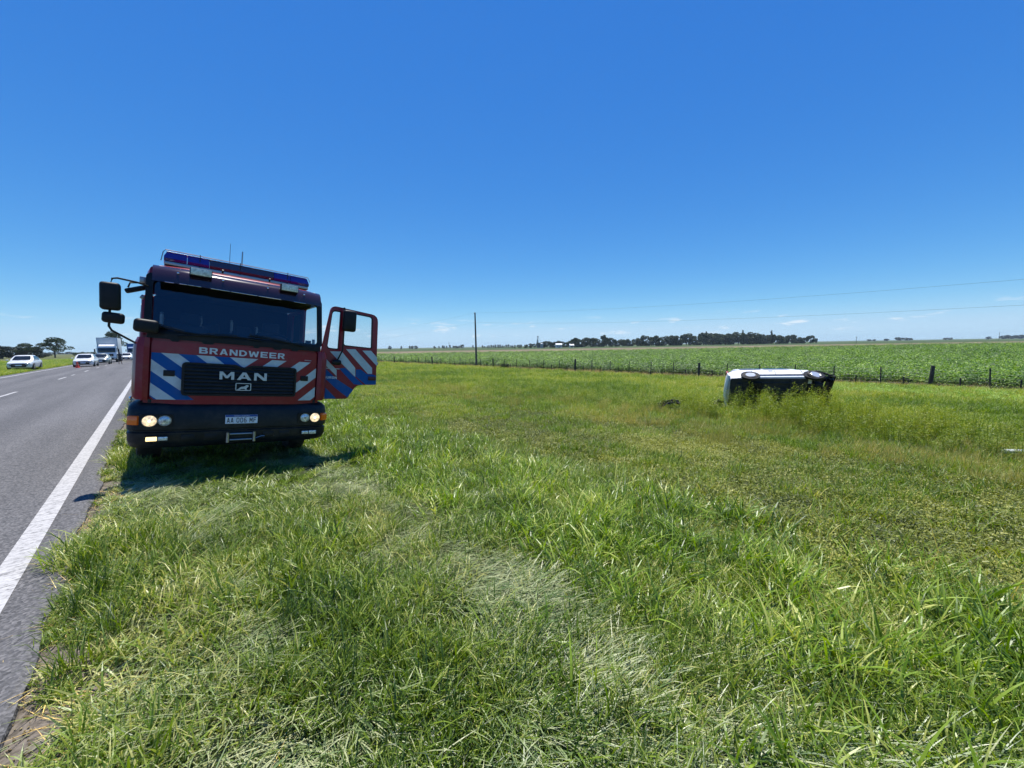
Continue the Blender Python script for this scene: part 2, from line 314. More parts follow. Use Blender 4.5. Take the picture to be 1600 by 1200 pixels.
def ground_material():
    m = bpy.data.materials.new('ground_soil_and_turf'); m.use_nodes = True; n = m.node_tree.nodes; l = m.node_tree.links; p = n['Principled BSDF']
    g = n.new('ShaderNodeNewGeometry'); s = n.new('ShaderNodeSeparateXYZ'); l.new(g.outputs['Position'], s.inputs[0])
    def noise(sc, det=5):
        z = n.new('ShaderNodeTexNoise'); z.inputs['Scale'].default_value = sc; z.inputs['Detail'].default_value = det; l.new(g.outputs['Position'], z.inputs[0]); return z.outputs[0]
    def mixc(f, a, b):
        x = n.new('ShaderNodeMix'); x.data_type = 'RGBA'
        for i, v in ((0, f), (6, a), (7, b)):
            if isinstance(v, tuple): x.inputs[i].default_value = (*v, 1)
            elif isinstance(v, (int, float)): x.inputs[i].default_value = v
            else: l.new(v, x.inputs[i])
        return x.outputs[2]
    def step(v, a, b):
        r_ = n.new('ShaderNodeMapRange'); r_.inputs[1].default_value = a; r_.inputs[2].default_value = b; r_.interpolation_type = 'SMOOTHSTEP'; l.new(v, r_.inputs[0]); return r_.outputs[0]
    M_ = lambda op, a, b: math_node(n, l, op, a, b)
    soil = mixc(step(noise(9), .35, .65), (.022, .026, .010), (.055, .055, .026))
    turf = mixc(step(noise(1.3), .4, .6), (.04, .052, .015), (.075, .08, .03))
    base = mixc(step(noise(14), .38, .58), soil, turf)
    dirt = mixc(step(noise(30), .35, .65), (.10, .085, .065), (.20, .17, .135))          # sandy shoulder beside the asphalt
    xw = M_('ADD', s.outputs[0], M_('MULTIPLY', M_('SUBTRACT', noise(2.2), .5), .5))
    c = mixc(step(xw, -.30, -.02), dirt, base)
    far_turf = mixc(step(noise(.5), .35, .65), (.10, .13, .03), (.16, .17, .055))
    c = mixc(step(xw, 12, 19), c, far_turf)
    # open country: crop, fallow, green field
    c = mixc(step(s.outputs[0], 33.4, 33.9), c, mixc(step(noise(3), .3, .7), (.03, .045, .015), (.06, .085, .025)))
    d = M_('ADD', M_('MULTIPLY', s.outputs[0], .684), M_('MULTIPLY', s.outputs[1], .729))
    dw = M_('ADD', d, M_('MULTIPLY', M_('SUBTRACT', noise(.02, 2), .5), 30))
    rightside = step(s.outputs[0], 36, 40)
    fallow = mixc(step(noise(.06), .35, .65), (.15, .12, .075), (.22, .175, .105))
    green2 = mixc(step(noise(.03), .35, .65), (.045, .075, .022), (.075, .10, .035))
    cc = mixc(step(d, 131, 134), c, fallow); cc = mixc(step(dw, 285, 320), cc, green2)
    cc = mixc(step(dw, 900, 1000), cc, (.09, .12, .06))
    c = mixc(rightside, c, cc)
    left = mixc(step(noise(.12), .4, .62), (.085, .105, .03), (.13, .125, .055))
    leftnear = mixc(step(noise(1.2), .4, .62), (.085, .12, .028), (.12, .14, .04))
    lf = mixc(step(s.outputs[0], -30, -18), left, leftnear)
    c = mixc(step(s.outputs[0], -8.2, -8.7), c, lf)
    # the left verge begins with the same sandy strip
    l.new(c, p.inputs['Base Color']); p.inputs['Roughness'].default_value = .95; p.inputs['Specular IOR Level'].default_value = .15
    b = n.new('ShaderNodeBump'); b.inputs['Strength'].default_value = .8; b.inputs['Distance'].default_value = .03; l.new(noise(22, 8), b.inputs['Height']); l.new(b.outputs[0], p.inputs['Normal'])
    return m
xs = np.concatenate([[-6000, -2500, -1000, -400, -150, -60, -30, -20, -14, -11], np.arange(-9.4, -8.2, .25), [-6, -3, -1], np.arange(-.8, 6, .14), np.arange(6, 20, .4), np.arange(20, 36, 1), [40, 50, 60, 80, 120, 200, 400, 800, 2000, 6000]])
ys = np.concatenate([[-6000, -2000, -600, -200, -80, -40, -20], np.arange(-12, -3, .8), np.arange(-3, 14, .16), np.arange(14, 40, .6), np.arange(40, 100, 2), [110, 130, 160, 200, 300, 500, 900, 2000, 6000]])
ground = sheet('ground', xs, ys, gz, ground_material()); tag(ground, 'grassy roadside verge and flat farmland reaching to the horizon', 'ground', kind='structure')

# ------------------------------------------------------------------ road
def asphalt_material():
    m = bpy.data.materials.new('worn_asphalt'); m.use_nodes = True; n = m.node_tree.nodes; l = m.node_tree.links; p = n['Principled BSDF']
    g = n.new('ShaderNodeNewGeometry'); s = n.new('ShaderNodeSeparateXYZ'); l.new(g.outputs['Position'], s.inputs[0])
    v = n.new('ShaderNodeTexVoronoi'); v.inputs['Scale'].default_value = 62; l.new(g.outputs['Position'], v.inputs[0])
    z = n.new('ShaderNodeTexNoise'); z.inputs['Scale'].default_value = 45; z.inputs['Detail'].default_value = 7; l.new(g.outputs['Position'], z.inputs[0])
    mp2 = n.new('ShaderNodeMapping'); mp2.inputs['Scale'].default_value = (1.3, .08, 1); l.new(g.outputs['Position'], mp2.inputs[0])
    z2 = n.new('ShaderNodeTexNoise'); z2.inputs['Scale'].default_value = 1.2; z2.inputs['Detail'].default_value = 4; l.new(mp2.outputs[0], z2.inputs[0])
    r_ = n.new('ShaderNodeValToRGB'); e = r_.color_ramp.elements; e[0].position = .15; e[0].color = (.036, .036, .036, 1); e[1].position = .9; e[1].color = (.23, .22, .215, 1)
    k = e.new(.5); k.color = (.098, .096, .095, 1)
    a = math_node(n, l, 'MULTIPLY', v.outputs['Color'], .55); a = math_node(n, l, 'ADD', a, math_node(n, l, 'MULTIPLY', z.outputs[0], .5)); l.new(a, r_.inputs[0])
    x = n.new('ShaderNodeMix'); x.data_type = 'RGBA'; x.blend_type = 'MULTIPLY'; x.inputs[0].default_value = 1; l.new(r_.outputs[0], x.inputs[6])
    mr = n.new('ShaderNodeMapRange'); mr.inputs[1].default_value = .3; mr.inputs[2].default_value = .7; mr.inputs[3].default_value = .78; mr.inputs[4].default_value = 1.14; l.new(z2.outputs[0], mr.inputs[0]); l.new(mr.outputs[0], x.inputs[7])
    cz = n.new('ShaderNodeTexNoise'); cz.inputs['Scale'].default_value = .55; cz.inputs['Detail'].default_value = 3; l.new(g.outputs['Position'], cz.inputs[0])
    xd = math_node(n, l, 'ADD', s.outputs[0], math_node(n, l, 'MULTIPLY', math_node(n, l, 'SUBTRACT', cz.outputs[0], .5), .7))
    wv = math_node(n, l, 'MULTIPLY', math_node(n, l, 'COSINE', math_node(n, l, 'MULTIPLY', math_node(n, l, 'ADD', xd, 1.75), 3.59)), .07)
    x3 = n.new('ShaderNodeMix'); x3.data_type = 'RGBA'; x3.blend_type = 'MULTIPLY'; x3.inputs[0].default_value = 1; l.new(x.outputs[2], x3.inputs[6]); l.new(math_node(n, l, 'ADD', wv, .98), x3.inputs[7]); x = x3
    l.new(x.outputs[2], p.inputs['Base Color']); p.inputs['Roughness'].default_value = .78; p.inputs['Specular IOR Level'].default_value = .35
    b = n.new('ShaderNodeBump'); b.inputs['Strength'].default_value = .9; b.inputs['Distance'].default_value = .006; l.new(v.outputs['Distance'], b.inputs['Height'])
    b2_ = n.new('ShaderNodeBump'); b2_.inputs['Strength'].default_value = .5; b2_.inputs['Distance'].default_value = .01; l.new(z.outputs[0], b2_.inputs['Height']); l.new(b.outputs[0], b2_.inputs['Normal']); l.new(b2_.outputs[0], p.inputs['Normal'])
    return m
def paint_material():
    m = bpy.data.materials.new('worn_road_paint'); m.use_nodes = True; n = m.node_tree.nodes; l = m.node_tree.links; p = n['Principled BSDF']
    g = n.new('ShaderNodeNewGeometry'); z = n.new('ShaderNodeTexNoise'); z.inputs['Scale'].default_value = 38; z.inputs['Detail'].default_value = 8; z.inputs['Roughness'].default_value = .7; l.new(g.outputs['Position'], z.inputs[0])
    mp2 = n.new('ShaderNodeMapping'); mp2.inputs['Scale'].default_value = (9, 38, 9); mp2.inputs['Rotation'].default_value = (0, 0, .5); l.new(g.outputs['Position'], mp2.inputs[0])
    z2 = n.new('ShaderNodeTexNoise'); z2.inputs['Scale'].default_value = 1; z2.inputs['Detail'].default_value = 6; z2.inputs['Distortion'].default_value = 1.2; l.new(mp2.outputs[0], z2.inputs[0])
    s_ = math_node(n, l, 'MULTIPLY', z.outputs[0], .5); s_ = math_node(n, l, 'ADD', s_, math_node(n, l, 'MULTIPLY', z2.outputs[0], .5))
    r_ = n.new('ShaderNodeValToRGB'); e = r_.color_ramp.elements; e[0].position = .38; e[0].color = (.14, .135, .13, 1); e[1].position = .49; e[1].color = (.40, .39, .375, 1); k = e.new(.62); k.color = (.50, .49, .47, 1)
    l.new(s_, r_.inputs[0]); l.new(r_.outputs[0], p.inputs['Base Color']); p.inputs['Roughness'].default_value = .7
    b = n.new('ShaderNodeBump'); b.inputs['Strength'].default_value = .6; b.inputs['Distance'].default_value = .006; l.new(s_, b.inputs['Height']); l.new(b.outputs[0], p.inputs['Normal'])
    return m
ASPH = asphalt_material(); PAINT = paint_material()
ry = np.concatenate([np.arange(-30, -2, 2.), np.arange(-2, 20, .06), np.arange(20, 80, 1.), [100, 130, 180, 260, 400, 700, 1400, 3000]])
re_ = -.66+(fnoise(ry, ry*0, .35, 3)-.5)*.10+(fnoise(ry, ry*0, 1.9, 5)-.5)*.16
rl = -8.62+(fnoise(ry, ry*0+9, 1.2, 6)-.5)*.12
V = []; F = []
for i, y in enumerate(ry):
    V += [(rl[i], y, -.09), (rl[i], y, 0), (-4.4, y, .035), (re_[i]-.02, y, 0.0), (re_[i]+.02, y, -.015), (re_[i]+.03, y, -.11)]
for i in range(len(ry)-1):
    for k in range(5): a = i*6+k; F.append((a, a+1, a+7, a+6))
road = obj('road', (V, [], F), ASPH); tag(road, 'grey two-lane asphalt road with worn white lines', 'road', kind='structure')
def rz(x): return np.interp(x, [-8.62, -4.4, -.63], [0, .035, 0])
def line(x0, x1, y0, y1):
    yy = np.arange(y0, y1+.01, (y1-y0)/max(1, round((y1-y0)/(.12 if y1 < 40 and y0 > -5 else 3)))); V = []; F = []
    j = lambda k: (fnoise(yy, yy*0+k, .25, 8)-.5)*.016
    a = x0+j(1); b = x1+j(5)
    for i, y in enumerate(yy): V += [(a[i], y, rz(a[i])+.004), (b[i], y, rz(b[i])+.004)]
    for i in range(len(yy)-1): F.append((2*i, 2*i+1, 2*i+3, 2*i+2))
    return V, F
def joined(parts):
    V = []; F = []
    for v, f in parts: k = len(V); V += v; F += [tuple(i+k for i in q) for q in f]
    return V, [], F
ed = obj('edge_line', joined([line(-1.0, -.842, -5, 30), line(-.995, -.85, 30, 700)]), PAINT, road)
ed2 = obj('edge_line', joined([line(-8.02, -7.86, -5, 700)]), PAINT, road)
for a, b in [(4.2, 7.3), (13.9, 17), (24.1, 27.1), (37.6, 40.7), (43.2, 45.0), (50.9, 54), (61.5, 64.5), (72, 75), (82.5, 85.5), (93, 96), (104, 107), (115, 118)]:
    obj('centre_dash', joined([line(-4.47, -4.36, a, b)]), PAINT, road)

# ------------------------------------------------------------------ fire truck (local: x to its left side, y backwards, z up)
TROLL, TYAW = -.112, -.02
TM = Matrix.Translation((.844, 7.075, -.141)) @ Matrix.Rotation(TYAW, 4, 'Z') @ Matrix.Rotation(-TROLL, 4, 'Y')
truck = empty('fire_truck', mat=TM)
tag(truck, 'red fire engine with blue and white chevrons parked on the grass verge', 'fire truck')
def py_(x): return .11*(max(0, abs(x)-.5)/.6)**2
def fdef(bm, step=.1):
    """bow the front of the cab in plan and rake everything above the waist"""
    x = -1.2
    while x < 1.21:
        bmesh.ops.bisect_plane(bm, geom=bm.verts[:]+bm.edges[:]+bm.faces[:], plane_co=(x, 0, 0), plane_no=(1, 0, 0)); x += step
    bmesh.ops.bisect_plane(bm, geom=bm.verts[:]+bm.edges[:]+bm.faces[:], plane_co=(0, 0, 1.97), plane_no=(0, 0, 1))
    for v in bm.verts: v.co.y += py_(v.co.x)+max(0, v.co.z-1.97)*.2
    return bm
T = lambda name, bm, m, smooth=False, parent=None: obj(name, bm, m, parent or truck, smooth)
# --- cab shell
b = BM(); plate(b, rpoly([(-1.1, 1.0), (1.1, 1.0), (1.1, 1.985), (-1.1, 1.985)], .03), [], .02, .07); fdef(b); T('cab_front', b, RED)
b = BM(); plate(b, rpoly([(-1.035, 1.062), (1.035, 1.062), (1.035, 1.87), (-1.035, 1.87)], [.07, .07, .03, .03]), [], -.012, .012); fdef(b); flap = T('front_flap', b, RED)
b = BM(); plate(b, rrect(-1.125, 1.125, 1.975, 2.80, .06), [rrect(-1.05, 1.05, 2.01, 2.71, .07)], .0, .06); fdef(b); T('windscreen_surround', b, BLACK)
b = BM(); plate(b, rrect(-1.065, 1.065, 1.998, 2.722, .07), [], .030, .030); fdef(b); T('windscreen', b, GLASS, True)
b = BM(); plate(b, rpoly([(-1.09, 1.90), (1.09, 1.90), (1.08, 1.985), (-1.08, 1.985)], .02), [], -.008, .03); fdef(b); T('wiper_cowl', b, BLACK)
for x0, x1 in ((-.86, -.74), (-.52, -.36), (.1, .2), (.36, .5), (.62, .74)):
    b = BM(); plate(b, rpoly([(x0, 1.905), (x0+.03, 1.872), (x1-.03, 1.872), (x1, 1.905)], .008), [], -.016, .02); fdef(b); T('cowl_bracket', b, BLACK)
# cab side walls, roof, floor, rear wall
win1 = rpoly([(.42, 1.98), (1.16, 1.98), (1.16, 2.66), (.52, 2.66)], .06); win2 = rrect(1.5, 2.2, 1.98, 2.66, .06)
side = rpoly([(.20, 1.0), (.62, 1.0), (.75, 1.42), (1.95, 1.42), (2.1, 1.0), (2.62, 1.0), (2.62, 2.78), (.34, 2.78), (.2, 1.95)], .04)
b = BM(); plate(b, side, [win1, win2], -1.125, -1.085, 'yz'); T('cab_side', b, RED)
dooropen = rpoly([(.26, 1.08), (.66, 1.08), (.78, 1.45), (1.27, 1.45), (1.27, 2.72), (.44, 2.72), (.28, 1.95)], .05)
b = BM(); plate(b, side, [dooropen, win2], 1.085, 1.125, 'yz'); T('cab_side', b, RED)
for x in (-1.105, 1.105):
    b = BM(); plate(b, win2, [], x, x, 'yz'); T('side_window', b, WGLASS)
b = BM(); plate(b, win1, [], -1.105, -1.105, 'yz'); T('side_window', b, WGLASS)
def roof_ring(y, zt, wd, zb=2.755, r=.16):
    r = min(r, (zt-zb)*.95); p = [(-wd, y, zb)]
    for i in range(7): t = R(180-90*i/6); p.append((-wd+r+r*math.cos(t), y, zt-r+r*math.sin(t)-.0))
    for i in range(5): x = -wd+r+(2*wd-2*r)*(i+1)/6; p.append((x, y, zt+.02*(1-(x/wd)**2)))
    for i in range(7): t = R(90-90*i/6); p.append((wd-r+r*math.cos(t), y, zt-r+r*math.sin(t)))
    p.append((wd, y, zb)); return p
rr = []
for y, zt, wd in ((.20, 2.83, 1.05), (.22, 2.885, 1.08), (.27, 2.925, 1.105), (.36, 2.95, 1.12), (.6, 2.972, 1.125), (2.3, 2.985, 1.125), (2.55, 2.965, 1.12), (2.62, 2.90, 1.1)):
    ring = roof_ring(y, zt, wd)
    if y < .5: ring = [(x, yy+py_(x)*1.1, z) for x, yy, z in ring]
    rr.append(ring)
b = BM(); loft(b, rr); T('roof', b, RED, True)
b = BM(); box(b, (0, 1.35, 1.04), (2.1, 2.5, .05)); T('cab_floor', b, DARKINT)
b = BM(); plate(b, rrect(-1.08, 1.08, 1.02, 2.75, .05), [], 2.57, 2.60); T('rear_wall', b, DARKINT)
b = BM(); box(b, (0, 1.4, 2.735), (2.1, 2.3, .02)); T('headliner', b, DARKINT)
# brow between windscreen and roof, smoked visor
b = BM(); plate(b, rpoly([(-1.10, 2.70), (1.10, 2.70), (1.09, 2.90), (-1.09, 2.90)], [.02, .02, .06, .06]), [], .012, .06); fdef(b); T('roof_brow', b, RED, False)
vis = []
for i in range(-11, 12):
    x = i/11*1.06; y = py_(x); vis.append([(x, y+.19, 2.915), (x, y+.10, 2.89), (x, y+.035, 2.83), (x, y-.005, 2.745), (x, y-.02, 2.672), (x, y-.008, 2.668), (x, y+.012, 2.735), (x, y+.06, 2.82), (x, y+.12, 2.87), (x, y+.195, 2.895)])
b = BM(); loft(b, vis); T('sun_visor', b, VISOR, True)
for x0, x1 in ((-.93, -.84), (-.78, -.70), (-.69, -.62), (-.61, -.55), (-.44, -.22), (-.2, .12), (.14, .44), (.62, .8)):   # highlight dashes along the visor lip, built as chrome pieces
    b = BM(); tube(b, [(x0, py_(x0)-.021, 2.671), ((x0+x1)/2, py_((x0+x1)/2)-.022, 2.671), (x1, py_(x1)-.021, 2.671)], .0045, 6); T('visor_highlight', b, CHROME, True)
for x in (-.3, .26, .78, -.8):
    b = BM(); lathe(b, [(-.012, .001), (-.010, .012), (.02, .013)], (x, py_(x)+.02, 2.82), 'y', 10); T('visor_screw', b, CHROME, True)
for s in (-1, 1):      # square driving lamps on the brow
    x = .555*s; b = BM(); box(b, (x, .015+py_(x), 2.872), (.25, .10, .112), .012); lamp = T('driving_lamp', b, BLACK, True)
    b = BM(); box(b, (x, -.039+py_(x), 2.872), (.232, .014, .096), .005); T('lens', b, CLEAR, True, lamp)
    x = .94*s; b = BM(); box(b, (x, .175+py_(x), 2.885), (.14, .05, .05), .02); mk = T('marker_lamp', b, CLEAR, True)
    b = BM(); box(b, (x+.02*s, .15+py_(x), 2.885), (.06, .02, .034), .008); T('marker_bulb', b, AMBER, True, mk)
    b = BM(); tube(b, [(.30*s, .16, 2.95), (.30*s, .13, 2.99)], .012, 8); T('lamp_bracket', b, BLACK)
# light bar
def barsec(x, k=1.0): return [(x, .50, 3.045), (x, .485+.02*(1-k), 3.08), (x, .52+.02*(1-k), 3.045+.125*k), (x, .58, 3.045+.135*k), (x, .74, 3.045+.135*k), (x, .80, 3.045+.125*k), (x, .835, 3.08), (x, .82, 3.045)]
b = BM(); box(b, (0, .66, 3.015), (1.9, .30, .055), .008); lb = T('light_bar', b, STEEL, True)
for x0, x1, m in ((-.955, -.70, LAMPBLUE), (-.694, -.44, LAMPBLUE), (-.435, .415, LAMPSMOKE), (.42, .66, LAMPBLUE), (.666, .955, LAMPBLUE)):
    ks = [(x0, .55 if x0 < -.95 else 1), (x0+.03, 1), (x1-.03, 1), (x1, .55 if x1 > .95 else 1)]
    b = BM(); loft(b, [barsec(x, k) for x, k in ks]); T('beacon_lens', b, m, True, lb)
b = BM(); box(b, (0, .655, 3.187), (1.86, .20, .008), .003); T('bar_cover', b, CHROME, False, lb)
b = BM(); tube(b, [(-.985, .5, 3.03), (-.965, .5, 3.16), (-.94, .5, 3.196), (0, .5, 3.20), (.93, .5, 3.196), (.975, .52, 3.13)], .007, 6); T('guard_rail', b, STEEL, True, lb)
for x in (-.55, -.05, .62):
    b = BM(); tube(b, [(x, .5, 3.03), (x, .5, 3.215)], .006, 6); T('rail_post', b, BLACK, False, lb)
b = BM(); tube(b, [(-.12, 1.25, 2.98), (-.12, 1.25, 3.66)], [.006, .003], 6); T('antenna', b, BLACK)
b = BM(); tube(b, [(.02, .95, 2.98), (.02, .95, 3.2), (.022, .95, 3.5)], [.02, .012, .009], 8); T('antenna', b, STEEL)
# corner deflectors
for s in (-1, 1):
    rings = []
    for z, k in ((1.062, .55), (1.09, .9), (1.2, 1), (1.75, 1), (1.83, .85), (1.90, .55)):
        rings.append([(s*(1.055), .10+.012, z), (s*1.052, .055+.02*(1-k), z), (s*(1.09+.02*k), .035+.03*(1-k), z), (s*(1.12+.06*k), .06+.03*(1-k), z), (s*(1.135+.075*k), .12, z), (s*(1.135+.085*k), .22, z), (s*(1.13+.05*k), .34, z), (s*1.10, .34, z)])
    b = BM(); loft(b, rings); T('corner_deflector', b, RED, True)
# chevrons: t = |x| + (1.705 - z)/.84 is constant along a stripe edge
def stripe(s, t0, t1, m, zlo=1.066, name='chevron_stripe'):
    p = [(0, zlo), (1.032, zlo), (1.032, 1.705), (0, 1.705)]
    k = 1/.84; p = clip(p, 1, -k, t1-1.705*k) if t1 < 3 else p
    p = clip(p, -1, k, -(t0-1.705*k)); p = clip(p, .7, -.7, .7*1.032-.7*1.11)   # trimmed lower corner
    if len(p) < 3: return
    q = [(s*x, z) for x, z in p]; b = BM(); plate(b, q, [], -.0155, -.013); fdef(b); T(name, b, m, False, flap)
bw = [(0, .177, 'w'), (.177, .365, 'c'), (.365, .565, 'w'), (.565, .755, 'c'), (.755, .935, 'w'), (.935, 1.142, 'c'), (1.142, 1.33, 'w'), (1.33, 1.522, 'c'), (1.522, 1.722, 'w'), (1.722, 2.4, 'c')]
for t0, t1, c in bw:
    zl = 1.2 if t1 < 1.4 else 1.066
    if c == 'w':
        for s in (-1, 1): stripe(s, t0, t1, WHITE, zl)
    else: stripe(-1, t0, t1, BLUE, zl)
# grille
gout = [(-.715, 1.13), (.715, 1.13), (.715, 1.6), (.1, 1.6), (.03, 1.566), (-.03, 1.566), (-.1, 1.6), (-.715, 1.6)]
gr_ = [.05, .05, .06, .02, .01, .01, .02, .06]
b = BM(); plate(b, rpoly(gout, gr_), [rpoly([(-.685, 1.155), (.685, 1.155), (.685, 1.572), (.1, 1.572), (.03, 1.54), (-.03, 1.54), (-.1, 1.572), (-.685, 1.572)], .03)], -.05, -.012); fdef(b); grille = T('grille', b, BLACK)
b = BM(); plate(b, rpoly([(-.69, 1.15), (.69, 1.15), (.69, 1.575), (.1, 1.575), (.03, 1.545), (-.03, 1.545), (-.1, 1.575), (-.69, 1.575)], .03), [], -.020, -.0165); fdef(b); T('grille_mesh', b, mat('grille_back', (.006, .007, .009), .7), False, grille)
for i in range(8):
    z = 1.185+i*.052; x1 = .683 if z < 1.535 else .683
    if z > 1.535:
        for s in (-1, 1):
            b = BM(); box(b, (s*.395, -.034, z), (.575, .022, .034), .006, rot=Matrix.Rotation(R(-18), 4, 'X')); fdef(b); T('slat', b, BLACK, True, grille)
    else:
        b = BM(); box(b, (0, -.034, z), (2*x1, .022, .036), .006, rot=Matrix.Rotation(R(-18), 4, 'X')); fdef(b); T('slat', b, BLACK, True, grille)
# block letters MAN
def letter(pts, x0, w_, z0, h_, holes=()):
    b = BM(); f = lambda P_: [(x0+p[0]*w_, z0+p[1]*h_) for p in P_]
    plate(b, f(pts), [f(q) for q in holes], -.066, -.05); T('badge_letter', b, LETTER, False, grille)
Mp = [(0, 0), (.2, 0), (.2, .62), (.42, .18), (.58, .18), (.8, .62), (.8, 0), (1, 0), (1, 1), (.78, 1), (.5, .48), (.22, 1), (0, 1)]
Ap = [(0, 0), (.24, 0), (.33, .2), (.67, .2), (.76, 0), (1, 0), (.62, 1), (.38, 1)]; Ah = [(.41, .38), (.5, .72), (.59, .38)]
Np = [(0, 0), (.2, 0), (.2, .66), (.74, 0), (1, 0), (1, 1), (.8, 1), (.8, .36), (.27, 1), (0, 1)]
letter(Mp, -.295, .175, 1.375, .115); letter(Ap, -.085, .18, 1.375, .115, [Ah]); letter(Np, .13, .165, 1.375, .115)
b = BM(); plate(b, rrect(-.098, .098, 1.215, 1.328, .012), [rrect(-.087, .087, 1.225, 1.318, .008)], -.064, -.05); bd = T('lion_badge', b, LETTER, False, grille)
lion = [(-.078, .014), (-.072, .010), (-.040, .012), (-.030, .022), (.016, .026), (.024, .011), (.050, .011), (.046, .018), (.038, .020), (.044, .040), (.058, .056), (.066, .062), (.064, .076), (.052, .084), (.036, .082), (.026, .070), (.006, .058), (-.024, .054), (-.044, .044), (-.052, .028)]
b = BM(); plate(b, [(x, 1.218+z) for x, z in lion], [], -.060, -.05); T('lion', b, LETTER, False, bd)
b = word('BRANDWEER', -.536, .536, 1.733, 1.822, -.016, -.0125); fdef(b); T('lettering', b, mat('letter_white', (.62, .66, .66), .4), False, flap)
for s in (-1, 1):
    b = BM(); box(b, (.845*s, -.018, 1.432), (.12, .02, .082), .008); fdef(b); T('flap_latch', b, BLACK, True, flap)
b = BM(); tube(b, [(.80, .028, 1.735), (.85, .026, 1.738), (.94, .03, 1.735)], .004, 6); T('flap_scuff', b, PALE, False, flap)
# bumper
def plan(hw, y0, ye=.62, r=.16):
    p = [(-hw, ye), (-hw, y0+r+.15)]
    for i in range(7): t = R(180+90*i/6); p.append((-hw+r+r*math.cos(t), y0+.055+r+r*math.sin(t)))
    for i in range(-8, 9): x = i/8*(hw-r-.06); p.append((x, y0+.05*(abs(x)/hw)**3))
    for i in range(7): t = R(270+90*i/6); p.append((hw-r+r*math.cos(t), y0+.055+r+r*math.sin(t)))
    p += [(hw, y0+r+.15), (hw, ye)]; return p
prof = [(1.03, .24, 1.13), (1.025, .09, 1.17), (1.005, .035, 1.205), (.965, -.015, 1.235), (.90, -.04, 1.245), (.70, -.055, 1.248), (.655, -.05, 1.245), (.64, -.025, 1.225), (.625, -.025, 1.225), (.61, -.045, 1.243), (.50, -.04, 1.24), (.42, .0, 1.215), (.39, .06, 1.18), (.39, .3, 1.0)]
b = BM(); loft(b, [[(x, y, z) for x, y in plan(hw, y0)] for z, y0, hw in prof], False, False); bump = T('bumper', b, NAVY, True)
for x in (-.62, -.36, .36, .58):
    b = BM(); box(b, (x, -.038, .535), (.15, .02, .09), .01); T('bumper_recess', b, BLACK, True, bump)
for s in (-1, 1):
    b = BM(); plate(b, rrect(-.18, .165, -.085, .085, .03), [], 0, .05)
    Mx = Matrix.Translation((.945*s, -.068+.02, .785)) @ Matrix.Rotation(R(3*s), 4, 'Z'); bmesh.ops.transform(b, matrix=Mx, verts=b.verts[:]); hl = T('headlamp_cluster', b, BLACK, True, bump)
    for x, r, m in ((1.02, .074, LIT), (.868, .066, REFL)):
        b = BM(); lathe(b, [(.0, r), (-.008, r*.97), (-.018, r*.7), (-.022, r*.35), (-.023, .001)], (x*s, -.052, .785), 'y', 24); T('reflector', b, REFL if m is REFL else LIT, True, hl)
        b = BM(); lathe(b, [(-.02, r*1.08), (-.02, r*.985), (.02, r*.985), (.02, r*1.08)], (x*s, -.046, .785), 'y', 24, False); T('lamp_ring', b, STEEL, True, hl)
        b = BM(); lathe(b, [(-.028, .004), (-.026, .014), (-.022, .016), (-.018, .016)], (x*s, -.052, .785), 'y', 12); T('bulb_shield', b, STEEL if m is REFL else mat('warm_bulb', (1, .9, .7), .3, emit=(1, .86, .6), estr=3), True, hl)
    b = BM(); box(b, (1.160*s, .062, .785), (.135, .12, .125), .02, rot=Matrix.Rotation(R(36*s), 4, 'Z')); T('indicator', b, AMBER, True, bump)
    b = BM(); plate(b, rrect(-1.065 if s < 0 else .82, -.82 if s < 0 else 1.065, .50, .578, .015), [], -.056, -.03); fg = T('fog_lamp', b, BLACK, True, bump)
    b = BM(); box(b, (-.995 if s < 0 else .995, -.058, .539), (.11, .012, .056), .005); T('fog_lens', b, LITDIM if s < 0 else REFL, True, fg)
    b = BM(); box(b, (-.88*-s if s > 0 else -.88, -.058, .539), (.1, .012, .05), .005); T('fog_lens', b, REFL, True, fg)
# registration plate
b = BM(); box(b, (0, -.066, .785), (.404, .012, .132), .004); pl_ = T('licence_plate', b, PLATEW, False, bump)
b = BM(); box(b, (0, -.0735, .835), (.400, .003, .03)); T('plate_band', b, PLATEB, False, pl_)
b = word('AA 006 MF', -.182, .182, .735, .808, -.0745, -.0725, .2, .14, .34, .42); tag(T('plate_text', b, PLATET, False, pl_), kind='stuff')
b = text_bm('REPUBLICA ARGENTINA', .19, .014, .001, .0, 1.0); bmesh.ops.translate(b, vec=(-.0, -.0755, .835), verts=b.verts[:]); T('plate_caption', b, PLATEW, False, pl_)
# winch fairlead
b = BM(); box(b, (0, -.03, .515), (.36, .05, .15), .01); fl = T('winch_fairlead', b, BLACK, False, bump)
for x in (-.165, .165):
    b = BM(); tube(b, [(x, -.085, .445), (x, -.085, .59)], .02, 12); T('roller', b, STEEL, True, fl)
for z in (.478, .565):
    b = BM(); tube(b, [(-.14, -.075, z), (.14, -.075, z)], .015, 12); T('roller', b, STEEL, True, fl)
b = BM(); tube(b, [(.17, -.09, .485), (.2, -.1, .50), (.26, -.09, .52), (.3, -.08, .518)], .008, 6); T('tow_hook', b, STEEL, True, fl)
# wipers
for pts in ([(-.78, -.03, 1.945), (-.45, -.035, 2.0), (-.1, -.03, 2.015), (.22, -.03, 1.99)], [(.05, -.028, 2.05), (.35, -.03, 2.03), (.62, -.03, 1.995), (.82, -.005, 1.965)], [(-1.0, .02, 2.08), (-.9, -.005, 2.05), (-.7, -.03, 2.01), (-.3, -.032, 1.985)]):
    b = BM(); tube(b, pts, .011, 6); wp = T('wiper', b, BLACK)
    b = BM(); tube(b, [(p[0], p[1]+.012, p[2]+.022) for p in pts[:-1]], .007, 5); T('wiper_blade', b, RUBBER, False, wp)
